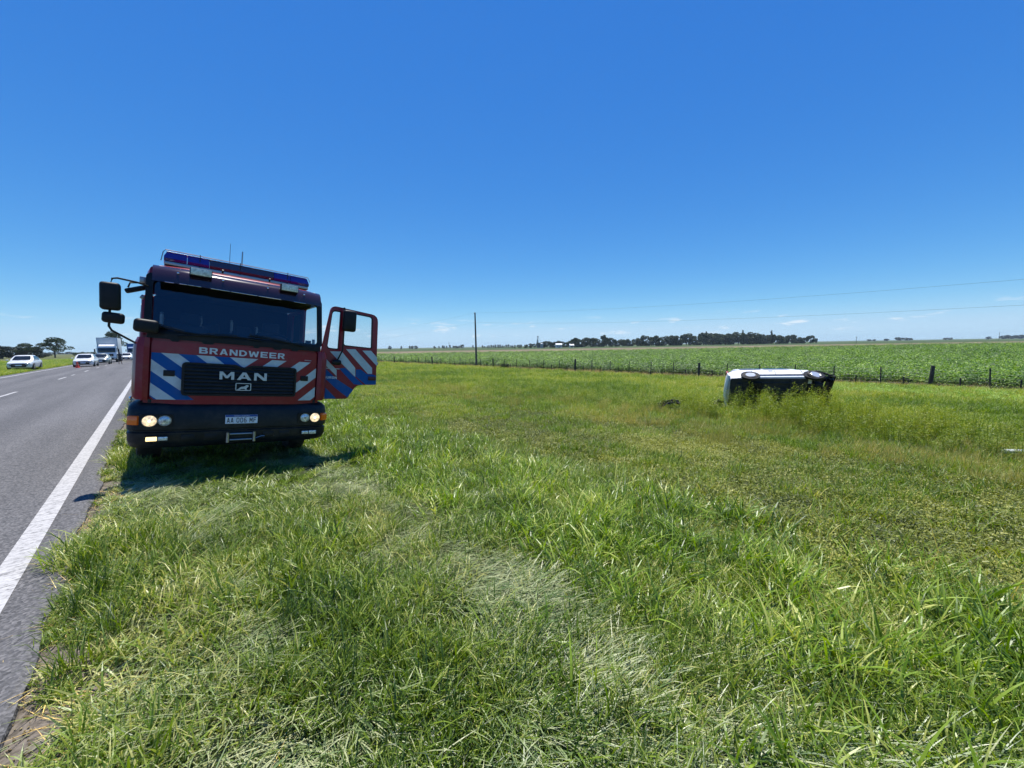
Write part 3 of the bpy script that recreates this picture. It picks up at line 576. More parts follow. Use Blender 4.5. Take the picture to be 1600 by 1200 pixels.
# mirrors on the road side
def mirror(c, s, parent, tilt=0, name='mirror_housing'):
    b = BM(); box(b, (0, 0, 0), s, min(s)*.42, 4); bmesh.ops.transform(b, matrix=Matrix.Translation(c) @ Matrix.Rotation(tilt, 4, 'Y'), verts=b.verts[:]); return T(name, b, BLACK, True, parent)
b = BM(); tube(b, [(-1.10, .22, 2.60), (-1.2, .1, 2.615), (-1.38, .0, 2.62), (-1.425, .0, 2.605), (-1.44, .0, 2.53)], .012, 8); T('mirror_arm', b, BLACK, True)
b = BM(); tube(b, [(-1.435, .02, 2.25), (-1.437, .02, 2.0), (-1.41, .03, 1.95), (-1.17, .12, 1.80)], .013, 8); T('mirror_arm', b, BLACK, True)
for c_, s_, t_ in (((-1.436, .03, 2.38), (.188, .17, .345), -2), ((-1.40, .02, 2.11), (.205, .14, .135), 2)):
    b = BM(); box(b, (0, 0, 0), s_, .035, 3); bmesh.ops.transform(b, matrix=Matrix.Translation(c_) @ Matrix.Rotation(R(t_), 4, 'Y'), verts=b.verts[:]); mh = T('mirror_housing', b, BLACK, True)
    b = BM(); box(b, (c_[0], c_[1]+s_[1]/2+.002, c_[2]), (s_[0]*.84, .006, s_[2]*.88), .002, rot=Matrix.Rotation(R(t_), 4, 'Y')); T('mirror_glass', b, CHROME, False, mh)
b = BM(); box(b, (-1.09, -.045, 2.045), (.25, .14, .175), .045, 3, Matrix.Rotation(R(3), 4, 'Y')); T('front_mirror', b, BLACK, True)
b = BM(); box(b, (-1.22, .42, 2.56), (.24, .12, .06), .02, rot=Matrix.Rotation(R(-24), 4, 'Y')); T('kerb_mirror', b, BLACK, True)
b = BM(); tube(b, [(-1.14, .40, 2.66), (-1.28, .36, 2.63), (-1.3, .4, 2.57)], .012, 6); T('mirror_arm', b, BLACK, True)
b = BM(); box(b, (-1.155, .48, 2.47), (.05, .05, .06), .012, rot=Matrix.Rotation(R(30), 4, 'Y')); T('mirror_bracket', b, STEEL, True)
b = BM(); box(b, (-1.165, .62, 2.72), (.07, .07, .1), .01); T('work_lamp', b, STEEL, True)
# open crew door, swung square to the cab
DY = .30
dout = rpoly([(1.135, 1.066), (1.655, 1.074), (1.735, 1.225), (1.83, 1.338), (2.19, 1.352), (2.158, 2.70), (1.30, 2.755), (1.17, 1.95)], [.02, .05, .12, .12, .03, .13, .09, .06])
q1 = rpoly([(1.255, 1.978), (1.452, 1.975), (1.462, 2.672), (1.318, 2.672)], [.05, .03, .02, .06]); q2 = rpoly([(1.535, 2.055), (2.068, 2.05), (2.048, 2.655), (1.517, 2.682)], [.04, .03, .05, .02])
b = BM(); plate(b, dout, [q1, q2], DY, DY+.055); door = T('open_door', b, RED); 
for q in (q1, q2):
    b = BM(); plate(b, q, [], DY+.03, DY+.03); T('door_window', b, WGLASS, False, door)
    c = Vector((sum(p[0] for p in q)/len(q), sum(p[1] for p in q)/len(q))); inner = [tuple(c+(Vector(p)-c)*.955) for p in q]; outer_ = [tuple(c+(Vector(p)-c)*1.015) for p in q]
    b = BM(); plate(b, outer_, [inner], DY-.004, DY+.02); T('window_seal', b, BLACK, False, door)
def dstripe(poly, m, name='door_stripe'):
    b = BM(); plate(b, poly, [], DY-.0035, DY-.001); T(name, b, m, False, door)
k = .655/.54  # stripes run down towards the door's free edge
for p in ([(1.175, 1.86), (1.24, 1.80), (1.442, 1.60), (1.446, 1.488), (1.175, 1.745)], [(1.307, 1.93), (1.514, 1.945), (1.774, 1.657), (1.784, 1.486), (1.44, 1.80)], [(1.589, 1.995), (1.754, 2.01), (2.095, 1.677), (2.101, 1.564), (2.017, 1.561)], [(1.89, 1.996), (2.056, 2.009), (2.183, 1.885), (2.187, 1.722)]): dstripe(p, WHITE)
for p in ([(1.487, 1.63), (1.588, 1.652), (1.786, 1.478), (1.95, 1.344), (1.835, 1.343), (1.762, 1.352), (1.60, 1.51)], [(1.79, 1.63), (1.88, 1.636), (2.0, 1.553), (2.11, 1.553), (2.186, 1.53), (2.188, 1.357), (1.985, 1.352), (1.79, 1.50)],
          [(1.18, 1.62), (1.24, 1.625), (1.44, 1.44), (1.758, 1.245), (1.66, 1.10), (1.44, 1.265), (1.18, 1.50)], [(1.19, 1.33), (1.242, 1.297), (1.46, 1.078), (1.19, 1.072)]): dstripe(p, BLUE)
for p in ([(1.40, 1.455), (1.50, 1.40), (1.735, 1.215), (1.662, 1.085), (1.4, 1.29)],): pass
b = word('TIBURON', 1.165, 1.45, 1.438, 1.48, DY-.0065, DY-.004); T('door_lettering', b, mat('door_letter_white', (.7, .74, .74), .4), False, door)
b = BM(); box(b, (1.36, DY-.004, 1.622), (.26, .003, .012)); T('door_lettering_line', b, WHITE, False, door)
b = BM(); box(b, (2.10, DY-.012, 1.475), (.15, .022, .075), .012); T('door_handle', b, mat('handle_dark_red', (.08, .008, .01), .35), True, door)
b = BM(); box(b, (1.577, DY-.13, 2.505), (.23, .12, .385), .045, 3); T('mirror_housing', b, BLACK, True, door)
b = BM(); tube(b, [(1.50, DY-.10, 2.33), (1.50, DY-.09, 1.97), (1.47, DY-.09, 1.90), (1.42, DY-.07, 1.77)], .013, 8); T('mirror_arm', b, BLACK, True, door)
b = BM(); box(b, (1.415, DY-.06, 1.74), (.155, .10, .095), .035, 3); T('mirror_mount', b, BLACK, True, door)
b = BM(); tube(b, [(1.49, DY-.11, 2.68), (1.49, DY-.10, 2.73), (1.50, DY-.01, 2.735)], .012, 6); T('mirror_arm', b, BLACK, True, door)
b = BM(); box(b, (2.205, DY+.03, 1.77), (.03, .04, .05), .006); T('door_latch', b, STEEL, True, door)
for z in (1.3, 1.75):
    b = BM(); tube(b, [(1.13, DY+.03, z-.05), (1.13, DY+.03, z+.05)], .02, 8); T('hinge', b, STEEL, True, door)
b = BM(); plate(b, rpoly([(1.2, 1.12), (1.62, 1.12), (1.72, 1.3), (1.83, 1.4), (2.15, 1.41), (2.14, 1.93), (1.2, 1.9)], .05), [], DY+.056, DY+.075); T('door_card', b, DARKINT, False, door)
# cab interior
b = BM(); loft(b, [[(x, .14, 1.6), (x, .12, 1.95), (x, .22, 2.035), (x, .45, 2.03), (x, .56, 1.93), (x, .58, 1.6)] for x in (-1.06, 1.06)]); T('dashboard', b, DARKINT, True)
b = BM()
ring = [Vector((.55+.23*math.cos(2*math.pi*i/28), .72+.23*math.sin(2*math.pi*i/28)*.55, 2.02+.23*math.sin(2*math.pi*i/28)*.55)) for i in range(29)]; tube(b, ring, .016, 6, False); T('steering_wheel', b, BLACK, True)
def seat(x, y, zb=1.3):
    b = BM(); box(b, (x, y, zb+.2), (.5, .5, .16), .05, 3); st = T('seat', b, SEAT, True)
    b = BM(); box(b, (x, y+.26, zb+.55), (.48, .14, .68), .06, 3, Matrix.Rotation(R(-8), 4, 'X')); T('seat_back', b, SEAT, True, st)
    b = BM(); box(b, (x, y+.33, zb+.98), (.27, .1, .19), .04, 3); T('headrest', b, SEAT, True, st)
for x in (-.6, .55): seat(x, .95)
for x in (-.78, -.26, .26, .78): seat(x, 2.05, 1.25)
for x, y, z, h_ in ((-.95, .7, 2.2, .2), (-.43, 1.9, 2.32, .16), (.02, 1.9, 2.28, .22), (.42, 1.9, 2.24, .16)):  # added pale bars standing in for bright gaps between the rear seats
    b = BM(); tube(b, [(x, y+.05, z+h_/2), (x, y, z+h_/2-.03), (x, y, z-h_/2+.03), (x, y+.05, z-h_/2)], .02, 8); T('light_gap_bar', b, PALE, True)
b = BM(); box(b, (.90, .045+.08, 2.05), (.09, .004, .05)); T('windscreen_sticker', b, mat('sticker_dark', (.03, .04, .08), .5)); b = BM(); box(b, (.985, .06+.075, 2.06), (.045, .004, .085)); T('windscreen_sticker', b, PALE)
# chassis, wheels, fenders, steps
b = BM()
for x in (-.42, .42): box(b, (x, 3.9, .72), (.09, 7.2, .24))
for y in (.6, 2.6, 4.2, 6.8): box(b, (0, y, .72), (.84, .1, .18))
T('chassis', b, BLACK)
b = BM(); box(b, (0, 1.42, .5), (1.9, .16, .16), .04); T('axle', b, BLACK, True); b = BM(); box(b, (0, 5.25, .52), (1.8, .22, .22), .06); T('axle', b, BLACK, True)
def wheel(x, y, s):
    tp = [(-.15, .30), (-.15, .42), (-.13, .475), (-.08, .495), (.08, .495), (.13, .475), (.15, .42), (.15, .30)]
    b = BM(); lathe(b, [(a, r) for a, r in tp], (x, y, .485), 'x', 32); tw = T('wheel', b, RUBBER, True)
    b = BM(); lathe(b, [(.155*s, .30), (.12*s, .285), (.03*s, .25), (.03*s, .12), (.13*s, .11), (.15*s, .06), (.152*s, .001)], (x, y, .485), 'x', 24); T('rim', b, STEEL, True, tw)
for s in (-1, 1): wheel(1.03*s, 1.42, s); wheel(.98*s, 5.25, s)
for s in (-1, 1):
    arc = [(1.42+.60*math.cos(R(a)), .50+.62*math.sin(R(a))) for a in range(-5, 186, 10)]; arc2 = [(1.42+.54*math.cos(R(a)), .50+.55*math.sin(R(a))) for a in range(185, -6, -10)]
    b = BM(); plate(b, arc+arc2, [], .84*s, 1.235*s, 'yz'); T('wheel_arch', b, BLACK)
    b = BM(); box(b, (1.12*s, .72, .62), (.22, .36, .05), .01); box(b, (1.12*s, .72, .88), (.2, .34, .04), .01); T('cab_step', b, BLACK)
b = BM(); box(b, (-1.235, .52, 1.04), (.03, .16, .05), .012); T('grab_rail', b, CHROME, True)
b = BM(); tube(b, [(-1.21, .66, 1.02), (-1.245, .66, .96), (-1.245, .66, .7)], .015, 8); T('grab_rail', b, STEEL, True)
# equipment body with roller shutters
b = BM(); box(b, (0, 5.08, 1.82), (2.5, 4.6, 1.86), .05, 3); eb = T('equipment_body', b, RED, True)
SH = mat('shutter_aluminium', (.55, .56, .57), .35, .8)
for s in (-1, 1):
    for y0, y1, z0 in ((2.95, 4.3, 1.0), (4.45, 5.95, 1.25), (6.1, 7.2, 1.0)):
        b = BM(); plate(b, rrect(y0, y1, z0, 2.58, .02), [], 1.2515*s, 1.258*s, 'yz'); sh = T('roller_shutter', b, SH, False, eb)
        for i in range(int((2.5-z0)/.12)):
            b = BM(); box(b, (1.261*s, (y0+y1)/2, z0+.06+i*.12), (.008, y1-y0-.08, .1), .003); T('shutter_slat', b, SH, False, sh)
    b = BM(); tube(b, [(1.15*s, 2.9, 2.80), (1.15*s, 7.2, 2.80)], .02, 8); T('roof_rail', b, STEEL, True, eb)
b = BM()
for x in (-.75, -.35): box(b, (x, 5.0, 2.88), (.05, 4.2, .08), .01)
for i in range(14): box(b, (-.55, 3.1+i*.29, 2.88), (.36, .03, .03))
for y in (3.4, 6.5): box(b, (-.55, y, 2.80), (.5, .06, .10))
T('ladder', b, STEEL, False, eb)
b = BM(); box(b, (0, 7.34, .72), (2.4, .14, .2), .02); T('rear_bumper', b, NAVY, True)

# ------------------------------------------------------------------ cars
CARGLASS = mat('car_glass', (.012, .015, .018), .06, 0, 0, spec=.6)
LAMPGL = mat('car_lamp', (.6, .62, .63), .12, .5, .4); TAILRED = mat('tail_lamp', (.35, .012, .012), .2, 0, .4)
UNDER = mat('underbody', (.022, .026, .032), .7, 0, 0, .35, 5); grime(UNDER, .45, (.12, .10, .08), 3)
def make_car(name, paint, L_=4.4, W_=.87, H_=1.44, hatch=False, damaged=False, plate_=True):
    """local: front at y=0 facing -y, z up, x lateral"""
    e = empty(name); Q = lambda n_, b_, m_, sm=True, p=None: obj(n_, b_, m_, p or e, sm)
    k = L_/4.4
    st = [(0, .60, .62, .30), (.04, .70, .70, .24), (.14, .79, .76, .20), (.45, .84, .83, .20), (.9, .868, .90, .20), (1.2, .87, .95, .20), (2.0, .87, .97, .20), (3.0, .87, .99, .20), (3.6, .86, 1.0, .21), (4.05, .84, .99, .24), (4.3, .79, .95, .26), (4.4, .68, .86, .34)]
    if hatch: st = st[:-4]+[(3.55, .865, 1.0, .21), (3.85, .845, 1.0, .22), (4.08, .80, 1.01, .24), (4.24, .72, .99, .26), (4.35, .60, .92, .29), (4.4, .44, .80, .34)]
    if damaged: st = st[4:]          # crumpled, torn-off front clip
    rings = []
    for y, w_, zt, zb in st:
        w_ = w_*W_/.87; y *= k
        half = [(0, zt+.035), (w_*.5, zt+.028), (w_*.82, zt), (w_*.955, zt-.07), (w_, zt-.20), (w_*1.0, .52), (w_*.985, .38), (w_*.93, zb+.02), (w_*.8, zb), (0, zb)]
        rings.append([(x, y, z) for x, z in half]+[(-x, y, z) for x, z in half[-2:0:-1]])
    b = BM(); loft(b, rings); body = Q('body', b, paint)
    # greenhouse
    yb0, yt0, yt1, yb1 = 1.12*k, 1.85*k, (3.75 if hatch else 3.05)*k, (4.28 if hatch else 3.85)*k; zb_ = .955; wb, wt = .80*W_/.87, .60*W_/.87
    def gs(t):  # t 0..1 from base to roof
        tt = math.sin(t*math.pi/2)*.25+t*.75
        return (yb0+(yt0-yb0)*t, yb1+(yt1-yb1)*t, zb_+(H_-zb_)*tt, wb+(wt-wb)*t**1.3)
    rings = []
    for i in range(7):
        y0, y1, z, w_ = gs(i/6); r_ = .16; ring = []
        for sx_, sy_ in ((1, 0), (1, 1), (-1, 1), (-1, 0)): pass
        ring = [(w_*.75, y0+.015, z), (w_, y0+.16, z), (w_*1.01, (y0+y1)/2, z), (w_, y1-.16, z), (w_*.75, y1-.015, z), (0, y1+.01, z), (-w_*.75, y1-.015, z), (-w_, y1-.16, z), (-w_*1.01, (y0+y1)/2, z), (-w_, y0+.16, z), (-w_*.75, y0+.015, z), (0, y0-.02, z)]
        rings.append(ring)
    y0, y1, z, w_ = gs(1); rings.append([(x*.93, (y-(y0+y1)/2)*.94+(y0+y1)/2, z_+.035) for x, y, z_ in rings[-1]]); rings.append([(x*.5, (y-(y0+y1)/2)*.6+(y0+y1)/2, z_+.025) for x, y, z_ in rings[-1]])
    b = BM(); loft(b, rings); Q('roof', b, paint)
    def quadgrid(fn, n=5, m_=4):
        vs = [fn(i/n, j/m_) for i in range(n+1) for j in range(m_+1)]; fs = [(i*(m_+1)+j, (i+1)*(m_+1)+j, (i+1)*(m_+1)+j+1, i*(m_+1)+j+1) for i in range(n) for j in range(m_)]; return vs, [], fs
    def ws(a, t, rear=False):
        t = .07+.83*t; y0, y1, z, w_ = gs(t); u = (a-.5)*2; x = u*w_*.80; bow = .035*(u*u)
        return (x, (y1+.022-bow) if rear else (y0-.036+bow*1.3), z+.006)
    Q('windscreen', quadgrid(lambda a, t: ws(a, t)), CARGLASS); Q('rear_window', quadgrid(lambda a, t: ws(a, t, True)), CARGLASS)
    for s in (-1, 1):
        for a0, a1 in ((.07, .49), (.53, .90)):
            def sw(a, t):
                t = .1+.78*t; y0, y1, z, w_ = gs(t); y = y0+.16+(y1-y0-.32)*(a0+(a1-a0)*a); return (s*(w_*1.013+.012), y, z)
            Q('side_window', quadgrid(sw), CARGLASS)
    if not damaged:
        b = BM(); box(b, (0, .0, .56), (.92*W_/.87, .06, .12), .02); box(b, (0, .0, .37), (1.0*W_/.87, .06, .16), .02); Q('grille', b, BLACK)
        for s in (-1, 1):
            b = BM(); box(b, (.60*s*W_/.87, .05, .63), (.30, .14, .13), .04, 3, Matrix.Rotation(R(22*s), 4, 'Z')); Q('headlamp', b, LAMPGL)
        b = BM(); box(b, (0, -.025, .46), (.42, .03, .12), .004); Q('licence_plate', b, PLATEW)
    for s in (-1, 1):
        b = BM(); box(b, (.72*s*W_/.87, 4.33*k, .8), (.16, .1, .16), .03); Q('tail_lamp', b, TAILRED)
        
        if not damaged: b = BM(); box(b, (.98*s*W_/.87, 1.38*k, 1.0), (.17, .1, .12), .04, 3); Q('wing_mirror', b, paint)
        for y in (.82*k, 3.42*k):
            arch = [(y+.37*math.cos(R(a)), .31+.37*math.sin(R(a))) for a in range(0, 360, 15)]
            b = BM(); plate(b, arch, [], s*(W_*.9), s*(W_*1.004), 'yz'); Q('wheel_arch', b, BLACK, False)
            if damaged: continue
            b = BM(); lathe(b, [(-.09, .19), (-.095, .27), (-.07, .305), (.07, .305), (.095, .27), (.09, .19)], (s*(W_-.07), y, .30), 'x', 24); wh = Q('wheel', b, RUBBER)
            b = BM(); lathe(b, [(s*.092, .2), (s*.07, .19), (s*.06, .06), (s*.085, .05), (s*.088, .001)], (s*(W_-.07), y, .30), 'x', 20); Q('rim', b, STEEL, True, wh)
    return e
WPAINT = mat('white_car_paint', (.72, .73, .72), .25, 0, .5); SILVER = mat('silver_green_car_paint', (.30, .33, .30), .25, .5, .5); DKPAINT = mat('dark_car_paint', (.02, .025, .03), .25, .2, .5)
def place(e, x, y, z, a, sc=1): e.location = (x, y, z); e.rotation_euler = (0, 0, R(a)); e.scale = (sc, sc, sc)
GRQ = 'vehicles queued on the far lane'
c1 = make_car('parked_car', WPAINT); place(c1, -10.15, 64.5, gzs(-10, 63)+.05, -3, 1.02); tag(c1, 'white saloon car parked on the grass off the road', 'car')
c2 = make_car('queued_car', WPAINT); place(c2, -6.05, 69.5, .03, -2, 1.04); tag(c2, 'white saloon car stopped on the road behind the orange cone', 'car', GRQ)
c3 = make_car('queued_car', SILVER); place(c3, -5.35, 80.5, .03, -1, 1.04); tag(c3, 'silver grey car stopped between the white car and the white lorry', 'car', GRQ)
c4 = make_car('queued_car', WPAINT); place(c4, -3.75, 112, .03, -2, 1.05); tag(c4, 'white car queued beside the tall white lorry', 'car', GRQ)
c5 = make_car('queued_car', DKPAINT); place(c5, -3.2, 124, .03, 0, 1.1); tag(c5, 'dark car queued in front of the blue lorry', 'car', GRQ)
# white box lorry
WBOX = mat('white_box_panels', (.62, .64, .63), .45, 0, 0, .08, 2); BLUEP = mat('blue_lorry_paint', (.02, .09, .24), .35, 0, .4)
def make_lorry(name, paint, boxm, hbox=4.0, lbox=8.5):
    e = empty(name); Q = lambda n_, b_, m_, sm=True, p=None: obj(n_, b_, m_, p or e, sm)
    b = BM(); loft(b, [[(-1.18, .10, z), (-1.05, 0.0, z), (1.05, 0.0, z), (1.18, .10, z), (1.2, 1.9, z), (-1.2, 1.9, z)] if z < 1.6 else [(-1.15, .12+(z-1.6)*.14, z), (-1.0, .04+(z-1.6)*.14, z), (1.0, .04+(z-1.6)*.14, z), (1.15, .12+(z-1.6)*.14, z), (1.18, 1.9, z), (-1.18, 1.9, z)] for z in (.55, .9, 1.59, 1.7, 2.3, 2.65, 2.75)]); Q('cab', b, paint)
    b = BM(); box(b, (0, .06+.04, 2.08), (2.05, .05, .78), .02, rot=Matrix.Rotation(R(-8), 4, 'X')); Q('windscreen', b, CARGLASS)
    b = BM(); loft(b, [[(-.95, .35, 2.76), (.95, .35, 2.76), (1.0, 1.9, 2.76), (-1.0, 1.9, 2.76)], [(-.9, .62, 2.98), (.9, .62, 2.98), (1.0, 1.9, 3.1), (-1.0, 1.9, 3.1)]]); Q('wind_deflector', b, paint)
    b = BM(); box(b, (0, 2.1+lbox/2, (hbox+1.0)/2), (2.5, lbox, hbox-1.0), .03); Q('cargo_box', b, boxm)
    b = BM()
    for x in (-1.23, 1.23): box(b, (x, 2.12, (hbox+1.0)/2), (.07, .06, hbox-.98), .01)
    box(b, (0, 2.12, hbox-.02), (2.53, .06, .07), .01); Q('box_frame', b, STEEL)
    b = BM(); box(b, (0, -.02, .62), (2.3, .16, .36), .05); Q('bumper', b, NAVY)
    b = BM(); box(b, (0, -.0, 1.25), (1.5, .04, .4), .03); Q('grille', b, BLACK)
    for s in (-1, 1):
        b = BM(); box(b, (.9*s, -.09, .68), (.32, .05, .18), .03); Q('headlamp', b, LAMPGL)
        b = BM(); box(b, (1.4*s, .15, 2.05), (.18, .12, .5), .04, 3); tube(b, [(1.15*s, .2, 2.35), (1.4*s, .15, 2.35)], .02, 6); Q('mirror', b, BLACK)
        b = BM(); plate(b, rpoly([(.35, 1.75), (1.3, 1.75), (1.3, 2.45), (.45, 2.45)], .05), [], 1.19*s, 1.2*s, 'yz'); Q('side_window', b, CARGLASS)
        for y in (1.2, 7.6, 9.0):
            b = BM(); lathe(b, [(-.15, .3), (-.15, .45), (-.12, .5), (.12, .5), (.15, .45), (.15, .3)], (1.03*s, y, .5), 'x', 20); Q('wheel', b, RUBBER)
    b = BM(); box(b, (0, 6, .75), (.9, 8.5, .25)); Q('chassis', b, BLACK)
    return e
l1 = make_lorry('box_lorry', WPAINT, WBOX, 4.25); place(l1, -5.4, 95, .03, -1, 1.0); tag(l1, 'tall white box lorry waiting in the queue', 'lorry', GRQ)
l2 = make_lorry('box_lorry', BLUEP, BLUEP, 3.9); place(l2, -3.4, 150, .03, 0, 1.05); tag(l2, 'blue lorry farther back in the queue', 'lorry', GRQ)
# traffic cone
b = BM(); lathe(b, [(.03, .17), (.05, .165), (.30, .115), (.70, .035), (.72, .001)], (0, 0, 0), 'z', 20); ORANGE = mat('cone_orange', (.75, .06, .02), .45, emit=None)
cone = empty('traffic_cone', (-6.2, 66.0, .022)); obj('cone_body', b, ORANGE, cone, True); b = BM(); box(b, (0, 0, .018), (.42, .42, .035), .01); obj('cone_base', b, ORANGE, cone)
b = BM(); lathe(b, [(.34, .112), (.35, .1115), (.46, .092), (.461, .09)], (0, 0, 0), 'z', 20); obj('cone_band', b, mat('cone_band_pale', (.75, .2, .12), .4), cone, True)
tag(cone, 'orange traffic cone on the road by the queued white car', 'traffic cone')

# overturned hatchback lying on its side, underbody to the road
wreck = make_car('overturned_car', mat('wreck_white_paint', (.76, .77, .78), .3, 0, .4, .06, 4), L_=4.0, W_=.82, H_=1.44, hatch=True, damaged=True)
f_ = Vector((.48, -.877, 0)).normalized(); yv = -f_; zv = Vector((-f_.y, f_.x, 0)); xv = yv.cross(zv)
# centre of the underbody
WC = Vector((18.25, 3.9, 0)); WG = gzs(18.1, 4.05)
wm = Matrix((xv, yv, zv)).transposed().to_4x4(); wm.translation = WC+Vector((0, 0, WG+.68))-yv*1.78
wreck.matrix_world = wm @ Matrix.Rotation(R(-22), 4, 'Y') @ Matrix.Rotation(R(-1.0), 4, 'Z') @ Matrix.Scale(.91, 4)
tag(wreck, 'white hatchback lying on its side in tall weeds with its underside showing', 'car')
WQ = lambda n_, b_, m_, sm=True, p=None: obj(n_, b_, m_, p or wreck, sm)
b = BM(); plate(b, rpoly([(-.70, .95), (.70, .95), (.72, 3.9), (-.72, 3.9)], .08), [], .165, .20, 'xy'); fp = WQ('floor_pan', b, UNDER, False)
for x in (-.5, -.17, .2, .52):
    b = BM(); box(b, (x, 2.2, .15), (.07, 2.3, .05), .015); WQ('floor_rib', b, UNDER, True, fp)
b = BM(); box(b, (0, 1.55, .145), (1.3, .09, .06), .02); WQ('cross_member', b, UNDER, True, fp)
b = BM(); tube(b, [(.05, .9, .12), (.05, 1.8, .11), (.1, 2.6, .12), (.42, 3.2, .12), (.45, 3.9, .14)], .035, 8); WQ('exhaust_pipe', b, mat('rusty_steel', (.10, .07, .05), .6, .6, 0, .3, 12), True)
b = BM(); tube(b, [(-.5, 3.55, .2), (.45, 3.55, .2)], .12, 12); WQ('silencer', b, UNDER, True)
b = BM(); box(b, (-.28, 2.9, .13), (.6, .5, .12), .05, 3); WQ('fuel_tank', b, BLACK, True)
b = BM(); tube(b, [(-.72, 3.11, .3), (.72, 3.11, .3)], .05, 10); WQ('rear_axle', b, BLACK, True)
b = BM(); tube(b, [(-.72, .72, .28), (.72, .72, .28)], .045, 10); box(b, (0, .85, .2), (.9, .18, .08), .02); WQ('front_subframe', b, BLACK, True)
b = BM(); box(b, (.0, .55, .42), (.62, .42, .42), .07, 3); box(b, (-.28, .5, .36), (.3, .32, .3), .06, 3); tube(b, [(.25, .3, .6), (.3, .2, .4), (.1, .25, .25)], .04, 8); WQ('engine', b, mat('engine_block', (.03, .03, .032), .55, .4, 0, .4, 9), True)
b = BM(); box(b, (-.02, .12, .48), (1.15, .05, .5), .02, rot=Matrix.Rotation(R(9), 4, 'Z')); WQ('radiator', b, BLACK, True)
b = BM(); box(b, (.04, .0, .48), (1.45, .09, .12), .03, rot=Matrix.Rotation(R(6), 4, 'Z')); WQ('bumper_beam', b, BLACK, True)
for pts, m in (([(-.76, .95, .62), (-.78, .5, .7), (-.70, .2, .62), (-.66, -.02, .5)], BLACK), ([(.74, .9, .62), (.72, .4, .66), (.62, .05, .58)], BLACK), ([(-.6, .9, .85), (-.5, .4, .86), (-.5, .05, .7)], BLACK)):
    b = BM(); tube(b, pts, [.06, .05, .045, .03][:len(pts)], 6); WQ('torn_panel', b, m, True)
def crumple(x0, x1, y0, y1, z, amp, seed):
    nx, ny = 9, 9; V_ = []; F_ = []; rg = random.Random(seed)
    for i in range(nx):
        for j in range(ny): V_.append((x0+(x1-x0)*i/(nx-1)+rg.uniform(-amp, amp)*.4, y0+(y1-y0)*j/(ny-1)+rg.uniform(-amp, amp)*.4, z+rg.uniform(-amp, amp)))
    for i in range(nx-1):
        for j in range(ny-1): a = i*ny+j; F_.append((a, a+1, a+ny+1, a+ny))
    return V_, [], F_
WQ('torn_liner', crumple(-.72, -.45, -.02, .55, .34, .07, 3), BLACK, False); WQ('torn_liner', crumple(.1, .7, -.05, .4, .3, .06, 5), BLACK, False)
WQ('crumpled_bonnet', crumple(-.66, .68, .1, .95, .86, .05, 8), bpy.data.materials['wreck_white_paint'], False)
def wreck_wheel(x, y, tilt, z=.30):
    s = 1 if x > 0 else -1; Mx = Matrix.Translation((x, y, z)) @ tilt
    b = BM(); lathe(b, [(-.085, .17), (-.09, .26), (-.065, .292), (.065, .292), (.09, .26), (.085, .17)], (0, 0, 0), 'x', 28); bmesh.ops.transform(b, matrix=Mx, verts=b.verts[:]); wh = WQ('wheel', b, RUBBER)
    b = BM(); lathe(b, [(s*.094, .195), (s*.10, .185), (s*.092, .172), (s*.06, .165), (s*.07, .07), (s*.09, .055), (s*.09, .001)], (0, 0, 0), 'x', 24); bmesh.ops.transform(b, matrix=Mx, verts=b.verts[:]); hc = WQ('hub_cap', b, mat('hub_silver', (.62, .64, .66), .3, .5), True, wh)
    for i in range(6):
        t = R(60*i); b = BM(); box(b, (s*.083, .12*math.cos(t), .12*math.sin(t)), (.02, .15, .045), .008, rot=Matrix.Rotation(t, 4, 'X')); bmesh.ops.transform(b, matrix=Mx, verts=b.verts[:]); WQ('spoke', b, hc.data.materials[0], True, wh)
I4 = Matrix.Identity(4)
wreck_wheel(-.76, 3.11, I4); wreck_wheel(.74, 3.11, I4); wreck_wheel(-.775, .72, Matrix.Rotation(R(14), 4, 'Z') @ Matrix.Rotation(R(-9), 4, 'Y'), .27); wreck_wheel(.74, .72, I4)
b = BM(); loft(b, [[(x, 3.88+.12*math.cos(abs(x)*1.6)*1.0, .26), (x, 3.95+.11*math.cos(abs(x)*1.6), .36), (x, 3.95+.11*math.cos(abs(x)*1.6), .58), (x, 3.86+.1*math.cos(abs(x)*1.6), .62)] for x in [i/8*.8 for i in range(-8, 9)]]); WQ('rear_bumper', b, bpy.data.materials['wreck_white_paint'])
for y_ in (1.12, 2.12, 3.02):
    b = BM(); tube(b, [(-.822, y_, .40), (-.826, y_-.02, .60), (-.815, y_-.03, .78), (-.775, y_, .93)], .007, 5); WQ('door_gap', b, BLACK)
b = BM(); box(b, (-.815, 1.95, .34), (.03, 1.75, .05), .012); WQ('sill_trim', b, BLACK, True)
b = BM(); box(b, (-.828, 2.25, .70), (.02, .16, .035), .008); WQ('door_handle', b, BLACK, True)
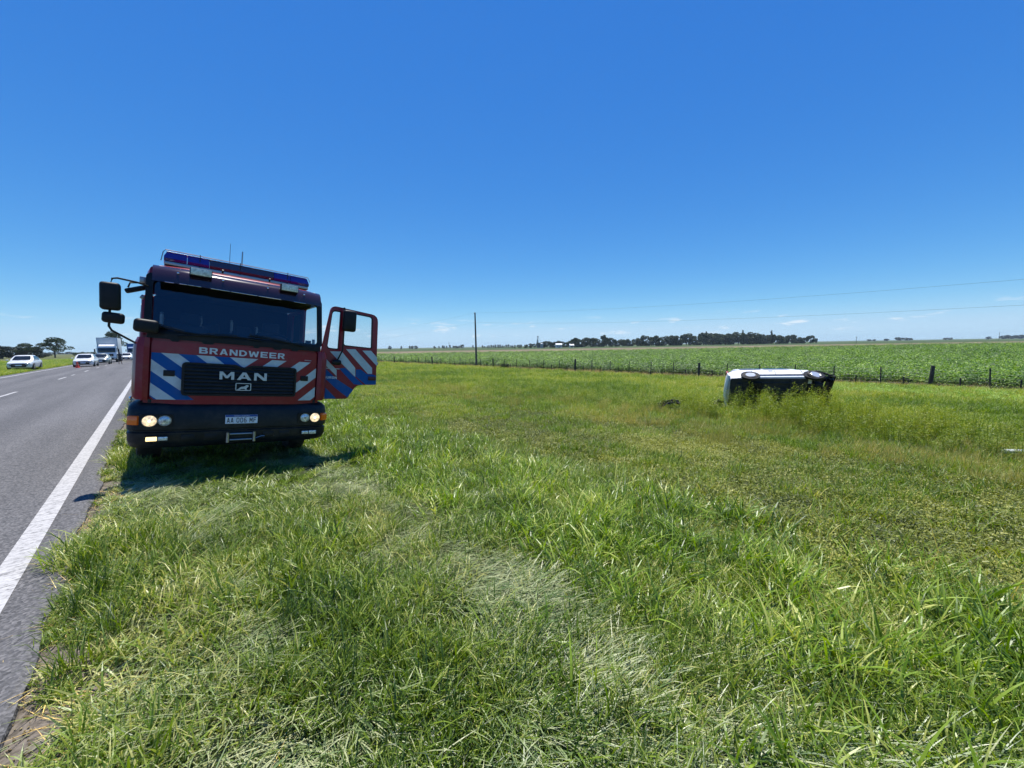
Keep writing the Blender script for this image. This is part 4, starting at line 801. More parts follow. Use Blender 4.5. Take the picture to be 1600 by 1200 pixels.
# debris torn off the wreck
def debris(name, x, y, s, a, label, m=BLACK, seed=1):
    rg = random.Random(seed); g0 = gzs(x, y); e = empty(name, (x, y, g0+.22)); e.rotation_euler = (R(20), R(-12), R(a))
    v, _, f = crumple(-s/2, s/2, -s*.25, s*.25, .12, .05, seed); v = [(p[0], p[1], p[2]+.14*s*(1-(2*p[0]/s)**2)) for p in v]
    obj('shell', (v, [], f), m, e, False)
    b = BM(); tube(b, [(-s*.5, 0, .1), (-s*.1, .05, .14*s+.12), (s*.45, -.05, .08)], .03, 6); obj('rib', b, m, e, True); tag(e, label, 'car part')
debris('bumper_fragment', 14.9, 6.85, .8, -55, 'torn dark bumper piece lying in pale grass near the overturned car', BLACK, 4)
debris('liner_fragment', 16.9, 5.75, .45, -20, 'small dark plastic scrap in weeds beside the overturned car', BLACK, 9)
pb = BM(); tube(pb, [(13.75, -1.30, gzs(14, -1.5)+.22), (14.9, -2.75, gzs(14, -1.5)+.22)], .055, 10); lg = obj('fallen_pipe', pb, PALE, None, True); tag(lg, 'white pipe lying in the grass of the verge', 'pipe')

# ------------------------------------------------------------------ person on the road
def person(x, y, z):
    e = empty('person', (x, y, z)); e.rotation_euler = (0, 0, R(15))
    V_ = [(0, 0, .95), (0, 0, 1.15), (0, .0, 1.38), (0, -.02, 1.50), (0, -.03, 1.56), (0, -.04, 1.66), (0, -.03, 1.74), (-.19, 0, 1.40), (-.27, .0, 1.18), (-.24, -.12, .98), (-.20, -.2, .92), (.19, 0, 1.40), (.27, 0, 1.18), (.24, -.1, .98), (.2, -.18, .92), (-.10, 0, .88), (-.12, -.03, .48), (-.13, .02, .09), (-.14, -.12, .05), (.10, 0, .88), (.13, -.01, .48), (.15, .03, .09), (.17, -.11, .05)]
    E_ = [(0, 1), (1, 2), (2, 3), (3, 4), (4, 5), (5, 6), (2, 7), (7, 8), (8, 9), (9, 10), (2, 11), (11, 12), (12, 13), (13, 14), (0, 15), (15, 16), (16, 17), (17, 18), (0, 19), (19, 20), (20, 21), (21, 22)]
    rad = [.15, .14, .16, .06, .07, .10, .06, .07, .05, .04, .045, .07, .05, .04, .045, .09, .06, .04, .045, .09, .06, .04, .045]
    me = bpy.data.meshes.new('body'); me.from_pydata(V_, E_, []); o = bpy.data.objects.new('body', me); COL.objects.link(o); o.parent = e
    o.modifiers.new('Skin', 'SKIN'); o.modifiers.new('Sub', 'SUBSURF').levels = 1
    for i, sv in enumerate(me.skin_vertices[0].data): sv.radius = (rad[i], rad[i]*.8); sv.use_root = (i == 0)
    m = bpy.data.materials.new('clothed_person'); m.use_nodes = True; n = m.node_tree.nodes; l = m.node_tree.links; p = n['Principled BSDF']; t = n.new('ShaderNodeTexCoord'); s = n.new('ShaderNodeSeparateXYZ'); l.new(t.outputs['Object'], s.inputs[0])
    r_ = n.new('ShaderNodeValToRGB'); r_.color_ramp.interpolation = 'CONSTANT'; el = r_.color_ramp.elements; el[0].position = 0; el[0].color = (.02, .02, .02, 1); el[1].position = .06; el[1].color = (.25, .14, .09, 1)
    for q, c_ in ((.27, (.018, .02, .028)), (.52, (.02, .022, .035)), (.81, (.26, .15, .10)), (.90, (.025, .018, .015))): k_ = el.new(q); k_.color = (*c_, 1)
    dv = math_node(n, l, 'DIVIDE', s.outputs[2], 1.85); l.new(dv, r_.inputs[0]); l.new(r_.outputs[0], p.inputs['Base Color']); p.inputs['Roughness'].default_value = .8; me.materials.append(m)
    tag(e, 'person in dark shirt and shorts standing on the road by the lorry', 'person')
person(-3.2, 77, .03)

# ------------------------------------------------------------------ fence and power line
FX = 32.6; WOOD = mat('weathered_post', (.035, .032, .028), .9, 0, 0, .3, 6, .4, 30); WIRE = mat('fence_wire', (.12, .12, .12), .5, .6)
fence = empty('wire_fence', (FX, 0, -1.1)); tag(fence, 'wire fence of wooden posts and droppers along the soybean field', 'fence')
posts = [-26, -13, -.25, 12.6, 25.2, 38.6, 53.4, 66.6, 80, 93, 106, 119, 132, 145, 158]
rp = random.Random(3)
def post_mesh(r, h_, n=8):
    b = BM(); tube(b, [(0, 0, -.2), (0, 0, h_*.5), (0, 0, h_-.03), (0, 0, h_)], [r, r*.97, r*.95, r*.8], n); return b
pm = [post_mesh(.10, 1.30), post_mesh(.09, 1.22)]; pmd = []
for b in pm: o = obj('post', b, WOOD, fence, True); pmd.append(o.data); bpy.data.objects.remove(o)
dm = []
for r_, h_ in ((.036, 1.18), (.036, .62)): o = obj('dropper', post_mesh(r_, h_, 5), WOOD, fence); dm.append(o.data); bpy.data.objects.remove(o)
def inst(name, me, parent, x, y, z, tilt=.02):
    o = bpy.data.objects.new(name, me); COL.objects.link(o); o.parent = parent; o.location = (x, y, z); o.rotation_euler = (rp.uniform(-tilt, tilt), rp.uniform(-tilt, tilt), rp.uniform(0, 6)); return o
for i, y in enumerate(posts):
    inst('post', pmd[i % 2], fence, rp.uniform(-.05, .05), y, gzs(FX, y)+1.1, .05)
    if i+1 < len(posts):
        n_ = 12 if y < 70 else 6
        for k in range(1, n_):
            yy = y+(posts[i+1]-y)*k/n_+rp.uniform(-.08, .08); inst('dropper', dm[0 if (k % 2 == 0 or y >= 70) else 1], fence, rp.uniform(-.03, .03), yy, gzs(FX, yy)+1.1, .05)
for z in (.25, .45, .65, .85, 1.05):
    b = BM(); tube(b, [(0, y, gzs(FX, y)+1.1+z) for y in posts], .004, 4); obj('wire', b, WIRE, fence)
# power line
PX = 34.2; poles_y = [-51, 44.2, 139, 234]; POLEM = mat('pole_wood', (.10, .085, .075), .85, 0, 0, .25, 5)
def make_pole(y, label):
    e = empty('utility_pole', (PX, y, -1.1)); tag(e, label, 'utility pole')
    b = BM(); tube(b, [(0, 0, -.4), (0, 0, 4), (-.02, 0, 7.6)], [.15, .12, .09], 12); obj('shaft', b, POLEM, e, True)
    for z in (7.55, 6.2):
        b = BM(); tube(b, [(0, 0, z-.12), (-.16, 0, z-.12), (-.16, 0, z+.05)], .018, 6); lathe(b, [(z-.02, .03), (z, .055), (z+.05, .05), (z+.08, .02)], (-.16, 0, 0), 'z', 10); obj('insulator', b, STEEL, e, True)
    return e
make_pole(44.2, 'slender wooden power pole standing by the field fence'); make_pole(139, 'power pole farther along the fence hidden by the fire engine')
WIREM = mat('power_wire', (.16, .17, .18), .5, .3)
for z, nm in ((6.45, 'upper power wire running above the field from the wooden pole'), (5.1, 'lower power wire running above the field from the wooden pole')):
    pts = []
    for a, c_ in zip(poles_y[:-1], poles_y[1:]):
        for i in range(16):
            t = i/16; y = a+(c_-a)*t; pts.append((PX-.16, y, z+.02-1.73*4*t*(1-t)))
    b = BM(); tube(b, pts, .0055, 5); o = obj('power_wire', b, WIREM, None, True); tag(o, nm, 'wire')

# ------------------------------------------------------------------ trees
BARK = mat('bark', (.06, .05, .04), .95, 0, 0, .3, 4)
def crown_mat(name, a, c):
    m = bpy.data.materials.new(name); m.use_nodes = True; n = m.node_tree.nodes; l = m.node_tree.links; p = n['Principled BSDF']
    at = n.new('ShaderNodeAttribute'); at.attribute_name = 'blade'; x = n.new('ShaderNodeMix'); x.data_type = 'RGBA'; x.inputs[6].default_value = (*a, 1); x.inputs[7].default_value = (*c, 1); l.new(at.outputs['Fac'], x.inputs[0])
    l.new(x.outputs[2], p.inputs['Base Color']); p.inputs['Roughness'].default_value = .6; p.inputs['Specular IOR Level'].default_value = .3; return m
CR_DARK = crown_mat('foliage_dark', (.022, .042, .013), (.072, .108, .030)); CR_MID = crown_mat('foliage_mid', (.032, .052, .016), (.065, .088, .026)); CR_BLUE = crown_mat('foliage_haze_blue', (.018, .034, .022), (.036, .056, .032))  # CR_BLUE has bluish distance haze mixed into its leaf colour
def leaves(centres, radii, n, size, seed, flat=1.0):
    """leaf quads spread through a set of ellipsoid clumps"""
    g = np.random.default_rng(seed); centres = np.array(centres, float); radii = np.array(radii, float); wgt = radii.prod(1)**.66; ids = g.choice(len(centres), n, p=wgt/wgt.sum())
    d = g.normal(size=(n, 3)); d /= np.linalg.norm(d, axis=1)[:, None]; rr_ = g.uniform(.55, 1.05, n)**.6
    P_ = centres[ids]+d*radii[ids]*rr_[:, None]
    u = g.normal(size=(n, 3)); u[:, 2] *= .5; u /= np.linalg.norm(u, axis=1)[:, None]; v_ = np.cross(u, g.normal(size=(n, 3))); v_ /= np.linalg.norm(v_, axis=1)[:, None]
    s = size*g.uniform(.6, 1.4, n)[:, None]; V_ = np.stack([P_-u*s, P_+v_*s*.55, P_+u*s, P_-v_*s*.55], 1).reshape(-1, 3)
    F_ = np.arange(4*n).reshape(-1, 4); bl = np.repeat(np.clip(g.normal(.4, .25, n)+.25*d[:, 2], 0, 1), 4); return V_, F_, bl  # upper leaves of each clump coloured lighter, as painted-in sunlight
def mesh_np(name, V_, F_, bl, m):
    me = bpy.data.meshes.new(name); me.from_pydata(V_.tolist(), [], F_.tolist()); a = me.attributes.new('blade', 'FLOAT', 'POINT'); a.data.foreach_set('value', bl.astype(np.float32)); me.materials.append(m); return me
def tree_kind(kind, h_, seed):
    """returns (trunk mesh, crown mesh), unit in metres"""
    g = random.Random(seed); b = BM(); C_ = []; R_ = []
    if kind == 'umbrella':
        w_ = h_*.62; tube(b, [(0, 0, -.3), (.05*h_, 0, h_*.2), (.02*h_, .02*h_, h_*.42), (0, 0, h_*.6)], [h_*.035, h_*.028, h_*.024, h_*.012], 8)
        for i in range(19):
            a = i*2.4+g.uniform(-.3, .3); rr_ = w_*g.uniform(.25, 1); z = h_*(.92-.50*(rr_/w_)**1.6+g.uniform(-.10, .06)); x, y = rr_*math.cos(a), rr_*math.sin(a)
            tube(b, [(0, 0, h_*g.uniform(.25, .5)), (x*.5, y*.5, z*.75), (x, y, z)], [h_*.014, h_*.01, h_*.004], 5)
            C_.append((x, y, z)); R_.append((h_*.22, h_*.22, h_*.075))
        C_ += [(0, 0, h_*.93), (h_*.15, 0, h_*.82), (-h_*.2, .1*h_, h_*.85)]; R_ += [(h_*.24, h_*.24, h_*.06)]*3; n = 3000; s = h_*.031
    elif kind == 'round':
        tube(b, [(0, 0, -.3), (0, 0, h_*.3), (.02*h_, 0, h_*.6)], [h_*.035, h_*.028, h_*.012], 8)
        for i in range(15):
            a = g.uniform(0, 6.28); z = h_*g.uniform(.10, .86); rr_ = h_*.32*math.sqrt(max(.05, 1-((z/h_-.48)/.46)**2)); C_.append((rr_*math.cos(a), rr_*math.sin(a), z)); q = h_*g.uniform(.13, .20); R_.append((q*1.1, q*1.1, q*.85))
            tube(b, [(0, 0, h_*.25), (C_[-1][0]*.6, C_[-1][1]*.6, z*.85)], [h_*.012, h_*.004], 5)
        n = 1900; s = h_*.05
    elif kind == 'tall':
        tube(b, [(0, 0, -.3), (0, 0, h_*.5), (.01*h_, 0, h_*.85)], [h_*.024, h_*.018, h_*.006], 8)
        for i in range(14):
            a = g.uniform(0, 6.28); z = h_*g.uniform(.08, .90); rr_ = h_*.15*(1.1-.5*z/h_); C_.append((rr_*math.cos(a), rr_*math.sin(a), z)); q = h_*g.uniform(.07, .12); R_.append((q, q, q*1.2))
            tube(b, [(0, 0, z*.8), (C_[-1][0], C_[-1][1], z)], [h_*.008, h_*.003], 5)
        n = 1500; s = h_*.045
    elif kind == 'spire':
        tube(b, [(0, 0, -.3), (0, 0, h_*.9)], [h_*.02, h_*.005], 8)
        for i in range(12): z = h_*(.1+.85*i/11); q = h_*.085*(1.15-.85*i/11)+.05*h_*.3; C_.append((g.uniform(-.02, .02)*h_, g.uniform(-.02, .02)*h_, z)); R_.append((q, q, h_*.07))
        n = 1100; s = h_*.036
    elif kind == 'bush':
        tube(b, [(0, 0, -.2), (0, 0, h_*.4)], [h_*.05, h_*.02], 6)
        for i in range(12): a = g.uniform(0, 6.28); rr_ = h_*g.uniform(.1, .55); C_.append((rr_*math.cos(a), rr_*math.sin(a), h_*g.uniform(.25, .72))); q = h_*g.uniform(.18, .28); R_.append((q, q, q))
        n = 1200; s = h_*.06
    t_ = bpy.data.meshes.new('trunk'); b.to_mesh(t_); b.free(); t_.materials.append(BARK)
    return t_, leaves(C_, R_, n, s, seed)
TREES = {}
def tree_proto(kind, cm, seed, h_=10):
    key = (kind, cm.name, seed)
    if key not in TREES:
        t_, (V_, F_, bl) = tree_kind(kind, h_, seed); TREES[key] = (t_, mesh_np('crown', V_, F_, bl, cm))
    return TREES[key]
def put_tree(kind, cm, seed, x, y, h_, label, group, z=None, name='tree', wide=1.0):
    t_, c_ = tree_proto(kind, cm, seed); e = empty(name, (x, y, gzs(x, y) if z is None else z)); k_ = h_/10; e.scale = (k_*wide, k_*wide, k_); e.rotation_euler = (0, 0, (seed*1.7+x*.37) % 6.28)
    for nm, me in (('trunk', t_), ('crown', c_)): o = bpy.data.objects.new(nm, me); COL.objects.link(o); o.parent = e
    tag(e, label, 'tree' if kind != 'bush' else 'bush', group); return e
# direction of a picture column over flat land: used only to look up where distant things stand
CR3 = CM.to_3x3()
def col_at(u, depth):
    """ground point seen in photo column u at the given depth along the view axis"""
    d = CR3 @ Vector(((u-800)/603, -((554-.0165*u)-600)/603, -1)); d.z = 0
    return d.x*depth, d.y*depth
def hpx(px, depth): return px*depth/603
tr = random.Random(21)
G1 = 'trees of the farm grove'
# farm grove beyond the fields: (column, height in picture px, kind)
grove = []
prof_ = [(806, 5), (840, 7), (846, 9), (870, 10), (892, 10), (897, 15), (912, 12), (925, 14), (940, 17), (955, 14), (962, 10), (980, 11), (1000, 12), (1012, 16), (1030, 14), (1048, 15.5), (1062, 16.5), (1100, 17.5), (1150, 17), (1190, 16.5), (1212, 13), (1218, 12), (1235, 13), (1256, 9)]
u = 804
while u < 1258:
    hp = np.interp(u, [p[0] for p in prof_], [p[1] for p in prof_])*tr.uniform(.86, 1.1)
    if not (1210 < u < 1217): grove.append((u+tr.uniform(-1, 1), hp, tr.choice(['round', 'round', 'tall', 'round'])))
    u += tr.uniform(4.2, 7.0) if hp < 13 else tr.uniform(5.5, 8.5)
def grove_label(u, kd, cm):
    a = 'pale green tree' if cm is CR_MID else 'slim dark tree' if kd == 'tall' else 'round dark tree'
    b_ = 'low among the farm buildings of the distant grove' if u < 895 else 'between the farm shed and the dense part of the grove' if u < 1008 else 'in the tall dense part of the distant grove' if u < 1211 else 'in the short detached end of the distant grove'
    return a+' '+b_, G1+': '+a+'s '+b_
for i, (u, hp, kd) in enumerate(grove):
    dp = tr.uniform(470, 540); x, y = col_at(u, dp); cm = tr.choice([CR_DARK, CR_MID]) if 895 < u < 1010 else tr.choice([CR_DARK, CR_DARK, CR_DARK, CR_MID])
    put_tree(kd, cm, i % 4+1, x, y, hpx(hp, dp)+.6, *grove_label(u, kd, cm), -1.2, 'grove_tree', 1.15)
for u, hp, dp, lb_ in ((840, 13, 480, 'dark cypress beside the grain elevator'), (1205, 21, 500, 'pointed conifer at the thin end of the grove'), (1160, 22, 500, 'pointed conifer rising from the middle of the grove'), (1103, 21.5, 505, 'pointed conifer rising over the dense part of the grove')):
    x, y = col_at(u, dp); put_tree('spire', CR_DARK, 3, x, y, hpx(hp, dp), lb_, None, -1.2, 'conifer')
x, y = col_at(1267, 470); put_tree('round', CR_DARK, 2, x, y, hpx(12.5, 470), 'lone round tree standing apart at the end of the grove', None, -1.2, 'lone_tree', 1.2)
x, y = col_at(1276, 475); put_tree('tall', CR_MID, 2, x, y, hpx(8, 475), 'small thin tree beside the lone round tree', None, -1.2, 'lone_tree', .8)
# widely spaced small trees left of the grove, and a planted row
for u in [609, 627, 640, 644, 650, 679, 686, 693, 698, 703, 709, 713, 717, 722, 739]:
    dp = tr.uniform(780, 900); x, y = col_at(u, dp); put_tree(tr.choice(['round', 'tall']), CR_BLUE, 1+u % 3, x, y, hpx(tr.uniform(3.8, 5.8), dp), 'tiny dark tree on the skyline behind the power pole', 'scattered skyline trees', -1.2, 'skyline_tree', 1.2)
for u in np.arange(754, 804, 3.4):
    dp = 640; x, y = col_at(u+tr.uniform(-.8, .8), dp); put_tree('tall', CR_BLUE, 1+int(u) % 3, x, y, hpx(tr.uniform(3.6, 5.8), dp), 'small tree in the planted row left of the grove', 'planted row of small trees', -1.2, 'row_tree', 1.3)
for u, hp, wd in [(1358, 2.6, 2), (1366, 2.4, 2), (1385, 3, 2), (1402, 5, 1.2), (1408, 4.2, 1.6), (1414, 4, 1.6), (1421, 3.6, 2), (1478, 3, 2), (1485, 3, 1.5), (1545, 3.6, 2), (1568, 5, 1.8), (1576, 5.5, 1.8), (1584, 5, 2), (1592, 5.6, 1.8), (1600, 5.4, 1.8), (1612, 5, 1.8)]:
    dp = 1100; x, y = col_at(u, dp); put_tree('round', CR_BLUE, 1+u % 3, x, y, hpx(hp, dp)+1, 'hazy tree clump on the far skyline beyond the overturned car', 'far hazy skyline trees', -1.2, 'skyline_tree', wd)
# across the road
G2 = 'dark trees beyond the far verge'
for u, hp, kd, dp, wd, lb_ in ((-14, 26, 'round', 150, 1.2, None), (3, 20, 'round', 155, 1.2, None), (19, 19, 'round', 165, 1.3, None), (30, 17, 'round', 160, 1.2, None), (42, 25, 'umbrella', 160, .75, 'spreading dark tree joined to the round trees across the road'), (53, 19, 'round', 165, 1.2, None), (67, 9, 'bush', 170, 1.5, 'low dark shrub beside the flat-topped tree'), (85.5, 33, 'umbrella', 165, .85, 'tall flat-topped tree standing alone across the road'), (178, 40, 'umbrella', 200, .55, 'flat-topped tree rising behind the white lorry')):
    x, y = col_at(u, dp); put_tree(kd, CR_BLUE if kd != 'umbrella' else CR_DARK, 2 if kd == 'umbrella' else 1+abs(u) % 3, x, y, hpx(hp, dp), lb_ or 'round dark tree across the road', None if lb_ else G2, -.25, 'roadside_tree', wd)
for u in (124, 131, 139, 146):
    x, y = col_at(u, 190); put_tree('bush', CR_DARK, int(u) % 3+1, x, y, hpx(9, 190), 'dark bush in the hedge behind the queued white car', 'hedge bushes across the road', -.3, 'hedge_bush', 1.2)
for u in range(60, 125, 7):
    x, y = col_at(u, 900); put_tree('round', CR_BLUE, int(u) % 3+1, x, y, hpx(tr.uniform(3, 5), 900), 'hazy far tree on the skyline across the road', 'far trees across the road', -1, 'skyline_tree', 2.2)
# shrubs at the fence
for x, y, h_, lb_ in ((32.0, 35.6, .75, 'round green bush at the foot of the fence'), (31.4, -5.3, .8, 'dark bush in the fence line at the field corner')):
    put_tree('bush', CR_MID if y > 0 else CR_DARK, 2, x, y, h_, lb_, None, None, 'fence_bush', 1.1)

# ------------------------------------------------------------------ farmstead
FW = mat('farm_white_wall', (.7, .69, .66), .8); FR = mat('farm_roof_sheet', (.55, .56, .57), .5, .3); GALV = mat('galvanised', (.30, .31, .32), .45, .6)
def house(u, dp, wd, h_, label):
    x, y = col_at(u, dp); e = empty('farm_house', (x, y, -1.15)); e.rotation_euler = (0, 0, R(-43)); tag(e, label, 'house')
    b = BM(); box(b, (0, 0, h_/2), (wd, 7, h_)); obj('wall', b, FW, e)
    b = BM(); loft(b, [[(-wd/2-.4, -3.9, h_), (-wd/2-.4, 0, h_+1.5), (-wd/2-.4, 3.9, h_)], [(wd/2+.4, -3.9, h_), (wd/2+.4, 0, h_+1.5), (wd/2+.4, 3.9, h_)]]); obj('roof', b, FR, e)
    for s in (-.3, .3):
        b = BM(); box(b, (s*wd, -3.52, h_*.5), (1.4, .06, 1.3), .02); obj('window', b, CARGLASS, e)
    b = BM(); box(b, (0, -3.52, 1.05), (1.1, .06, 2.1), .02); obj('door', b, BARK, e)
house(873, 455, 7, 3.6, 'white farmhouse in front of the grove under trees'); house(893, 458, 4.5, 2.6, 'small white farm shed right of the white farmhouse')
x, y = col_at(840.5, 470); tw = empty('grain_elevator', (x, y, -1.15)); tw.rotation_euler = (0, 0, R(-43)); tag(tw, 'slim grain elevator mast with sloping spouts above the farm trees', 'grain elevator')
b = BM()
for sx_ in (-.5, .5):
    for sy_ in (-.5, .5): tube(b, [(sx_, sy_, 0), (sx_, sy_, 13.5)], .11, 5)
for i in range(7): tube(b, [(-.5, -.5, i*1.9), (.5, -.5, i*1.9+1.9)], .06, 4); tube(b, [(.5, .5, i*1.9), (-.5, .5, i*1.9+1.9)], .06, 4)
obj('mast', b, GALV, tw); b = BM(); box(b, (0, 0, 13.8), (1.8, 1.4, 1.2), .1); obj('elevator_head', b, GALV, tw)
b = BM(); tube(b, [(.5, 0, 13.3), (4.6, 0, 6)], .14, 6); tube(b, [(-.3, 0, 13.3), (-2.2, 0, 5.5)], .12, 6); obj('spout', b, GALV, tw)
b = BM(); lathe(b, [(0, 2.1), (5.2, 2.1), (6.3, .3)], (4.6, 0, 0), 'z', 16); obj('silo', b, GALV, tw, True)
for u, dp, h_ in ((701.7, 420, 8), (1338, 330, 6.2), (1561, 420, 9)):
    x, y = col_at(u, dp); e = empty('distant_pole', (x, y, -1.2)); tag(e, {701.7: 'thin far-off pole on the skyline left of the wooden power pole', 1338: 'thin far-off pole beyond the overturned car', 1561: 'far-off pole with crossarm before the hazy trees'}[u], 'utility pole')
    b = BM(); tube(b, [(0, 0, 0), (0, 0, h_)], .14, 6); obj('shaft', b, POLEM, e); b = BM(); box(b, (0, 0, h_-.6), (2.2, .14, .14), rot=Matrix.Rotation(R(-43), 4, 'Z')); obj('crossarm', b, POLEM, e)

# ------------------------------------------------------------------ grasses and crop (uncountable ground cover)
def blades(n, r, Ln, wd, bend, lean, segs, seed, az=None, azs=6.3, stemless=True):
    g = np.random.default_rng(seed); a0 = g.uniform(0, 6.283, n); rad = r*np.sqrt(g.random(n)); bx, by = rad*np.cos(a0), rad*np.sin(a0)
    th = g.uniform(0, 6.283, n) if az is None else az+g.normal(0, azs, n); L_ = g.uniform(*Ln, n); w_ = g.uniform(*wd, n); le = g.uniform(*lean, n); be = g.uniform(*bend, n)
    dx, dy = np.cos(th), np.sin(th); tw = th+math.pi/2+g.normal(0, .5, n); wx, wy = np.cos(tw), np.sin(tw)
    P_ = np.stack([bx, by, np.zeros(n)-.01], 1); rows = []
    for s in range(segs+1):
        t = s/segs; wt = w_*(.75+.5*t if t < .35 else max(0, 1.0-((t-.35)/.65)**1.7))*.5
        if s < segs: rows.append((P_-np.stack([wx*wt, wy*wt, 0*wt], 1), P_+np.stack([wx*wt, wy*wt, 0*wt], 1)))
        else: rows.append((P_.copy(),))
        an = le+be*t; st = L_/segs; P_ = P_+np.stack([dx*np.sin(an)*st, dy*np.sin(an)*st, np.cos(an)*st], 1); P_[:, 2] = np.maximum(P_[:, 2], .004)
    V_ = np.concatenate([np.stack([p for row in rows for p in row], 1)], 0); k_ = V_.shape[1]; V_ = V_.reshape(-1, 3); F_ = []
    base = (np.arange(n)*k_)
    for s in range(segs-1): F_.append(np.stack([base+2*s, base+2*s+1, base+2*s+3, base+2*s+2], 1))
    tip = np.stack([base+2*(segs-1), base+2*(segs-1)+1, base+2*segs], 1)
    bl = np.repeat(g.random(n), k_); F4 = np.concatenate(F_) if F_ else np.zeros((0, 4), int)
    return V_, F4.tolist()+tip.tolist(), bl
def leafplant(n, h_, r, lw, ll, seed, stem=True, droop=.3, dome=False):
    """upright weed or bushy plant: leaf quads up a stem"""
    g = np.random.default_rng(seed); V_ = []; F_ = []; bl = []
    for i in range(n):
        if dome:
            a = g.uniform(0, 6.283); q = math.sqrt(g.random()); c = np.array([r*q*math.cos(a), r*q*math.sin(a), h_*(1-.55*q*q)*g.uniform(.55, 1)])
            th = g.uniform(0, 6.283); d = np.array([math.cos(th), math.sin(th), g.uniform(-.5, .35)])
        else:
            t = g.random()**.8; a = g.uniform(0, 6.283); c = np.array([.02*math.cos(a), .02*math.sin(a), h_*(.08+.92*t)]); d = np.array([math.cos(a), math.sin(a), g.uniform(.2, 1.1)-droop])
        d = d/np.linalg.norm(d); s = np.cross(d, [0, 0, 1]); s = s/(np.linalg.norm(s)+1e-6)+g.normal(0, .25, 3); l_ = ll*g.uniform(.6, 1.25)*(1 if dome else 1.15-.6*t); w_ = lw*g.uniform(.7, 1.2); k_ = len(V_)
        V_ += [c, c+d*l_*.4+s*w_*.5, c+d*l_+np.array([0, 0, -l_*.15]), c+d*l_*.4-s*w_*.5]; F_.append([k_, k_+1, k_+2, k_+3]); bl += [g.random()]*4
    if stem and not dome:
        for a in (0, 1.57):
            k_ = len(V_); s = np.array([math.cos(a), math.sin(a), 0])*.006; V_ += [-s, s, s*.4+np.array([0, 0, h_]), -s*.4+np.array([0, 0, h_])]; F_.append([k_, k_+1, k_+2, k_+3]); bl += [.5]*4
    return np.array(V_), F_, np.array(bl)
def join(parts, offs=None):
    V_ = []; F_ = []; bl = []; k_ = 0
    for i, (v, f, c) in enumerate(parts):
        o = np.array(offs[i]) if offs else 0; V_.append(v+o); F_ += [[q+k_ for q in t] for t in f]; bl.append(c); k_ += len(v)
    return np.concatenate(V_), F_, np.concatenate(bl)
def proto_col(name, datas, m):
    c = bpy.data.collections.new(name)
    for i, (V_, F_, bl) in enumerate(datas):
        me = bpy.data.meshes.new(name); me.from_pydata(np.asarray(V_).tolist(), [], F_ if isinstance(F_, list) else F_.tolist()); a = me.attributes.new('blade', 'FLOAT', 'POINT'); a.data.foreach_set('value', np.asarray(bl, np.float32)); me.materials.append(m)
        o = bpy.data.objects.new(name+'_%02d' % i, me); c.objects.link(o)
    return c
def scatter(name, label, cat, pts, rot, scl, tint, coll, seed=0, parent=None):
    n = len(pts); me = bpy.data.meshes.new(name); me.vertices.add(n); me.vertices.foreach_set('co', np.asarray(pts, np.float32).ravel())
    for nm, ty, dat, key in (('rot', 'FLOAT_VECTOR', rot, 'vector'), ('scl', 'FLOAT_VECTOR', scl, 'vector'), ('tint', 'FLOAT', tint, 'value'), ('pick', 'INT', np.random.default_rng(seed).integers(0, len(coll.objects), n), 'value')):
        a = me.attributes.new(nm, ty, 'POINT'); a.data.foreach_set(key, np.asarray(dat, np.int32 if ty == 'INT' else np.float32).ravel())
    o = bpy.data.objects.new(name, me); COL.objects.link(o); tag(o, label, cat, kind='stuff')
    ng = bpy.data.node_groups.new(name, 'GeometryNodeTree'); ng.interface.new_socket('Geometry', in_out='INPUT', socket_type='NodeSocketGeometry'); ng.interface.new_socket('Geometry', in_out='OUTPUT', socket_type='NodeSocketGeometry')
    n_ = ng.nodes; l = ng.links; gi = n_.new('NodeGroupInput'); go = n_.new('NodeGroupOutput'); ip = n_.new('GeometryNodeInstanceOnPoints'); ci = n_.new('GeometryNodeCollectionInfo'); ci.inputs['Collection'].default_value = coll; ci.inputs['Separate Children'].default_value = True; ci.inputs['Reset Children'].default_value = True
    ip.inputs['Pick Instance'].default_value = True
    def na(nm, ty): k = n_.new('GeometryNodeInputNamedAttribute'); k.data_type = ty; k.inputs['Name'].default_value = nm; return k.outputs[0]
    l.new(gi.outputs[0], ip.inputs['Points']); l.new(ci.outputs[0], ip.inputs['Instance']); l.new(na('rot', 'FLOAT_VECTOR'), ip.inputs['Rotation']); l.new(na('scl', 'FLOAT_VECTOR'), ip.inputs['Scale']); l.new(na('pick', 'INT'), ip.inputs['Instance Index']); l.new(ip.outputs[0], go.inputs[0])
    o.modifiers.new('scatter', 'NODES').node_group = ng
    return o
def field_points(bands, az0=-16, az1=108, seed=0):
    """(r0, r1, per m2) rings round the viewer, azimuth measured clockwise from the road"""
    g = np.random.default_rng(seed); out = []
    for r0, r1, den in bands:
        n = int(den*(r1*r1-r0*r0)*R(az1-az0)/2); rr_ = np.sqrt(g.uniform(r0*r0, r1*r1, n)); a = np.radians(g.uniform(az0, az1, n)); out.append(np.stack([rr_*np.sin(a), rr_*np.cos(a)], 1))
    return np.concatenate(out)
def wob(x, y, amp=1.4, s=3.0, seed=60): return x+(fnoise(x, y, s, seed)-.5)*amp*2
def not_wreck(x, y, m=.3):   # outside the footprint of the overturned car
    dx, dy = x-WC.x, y-WC.y; u_ = dx*f_.x+dy*f_.y; v_ = dx*zv.x+dy*zv.y; return ~((abs(u_) < 2.1+m) & (v_ > -.15) & (v_ < 1.5+m))
def under_truck(x, y): return (x > -.25) & (x < 2.05) & (y > 7.3) & (y < 14.5)
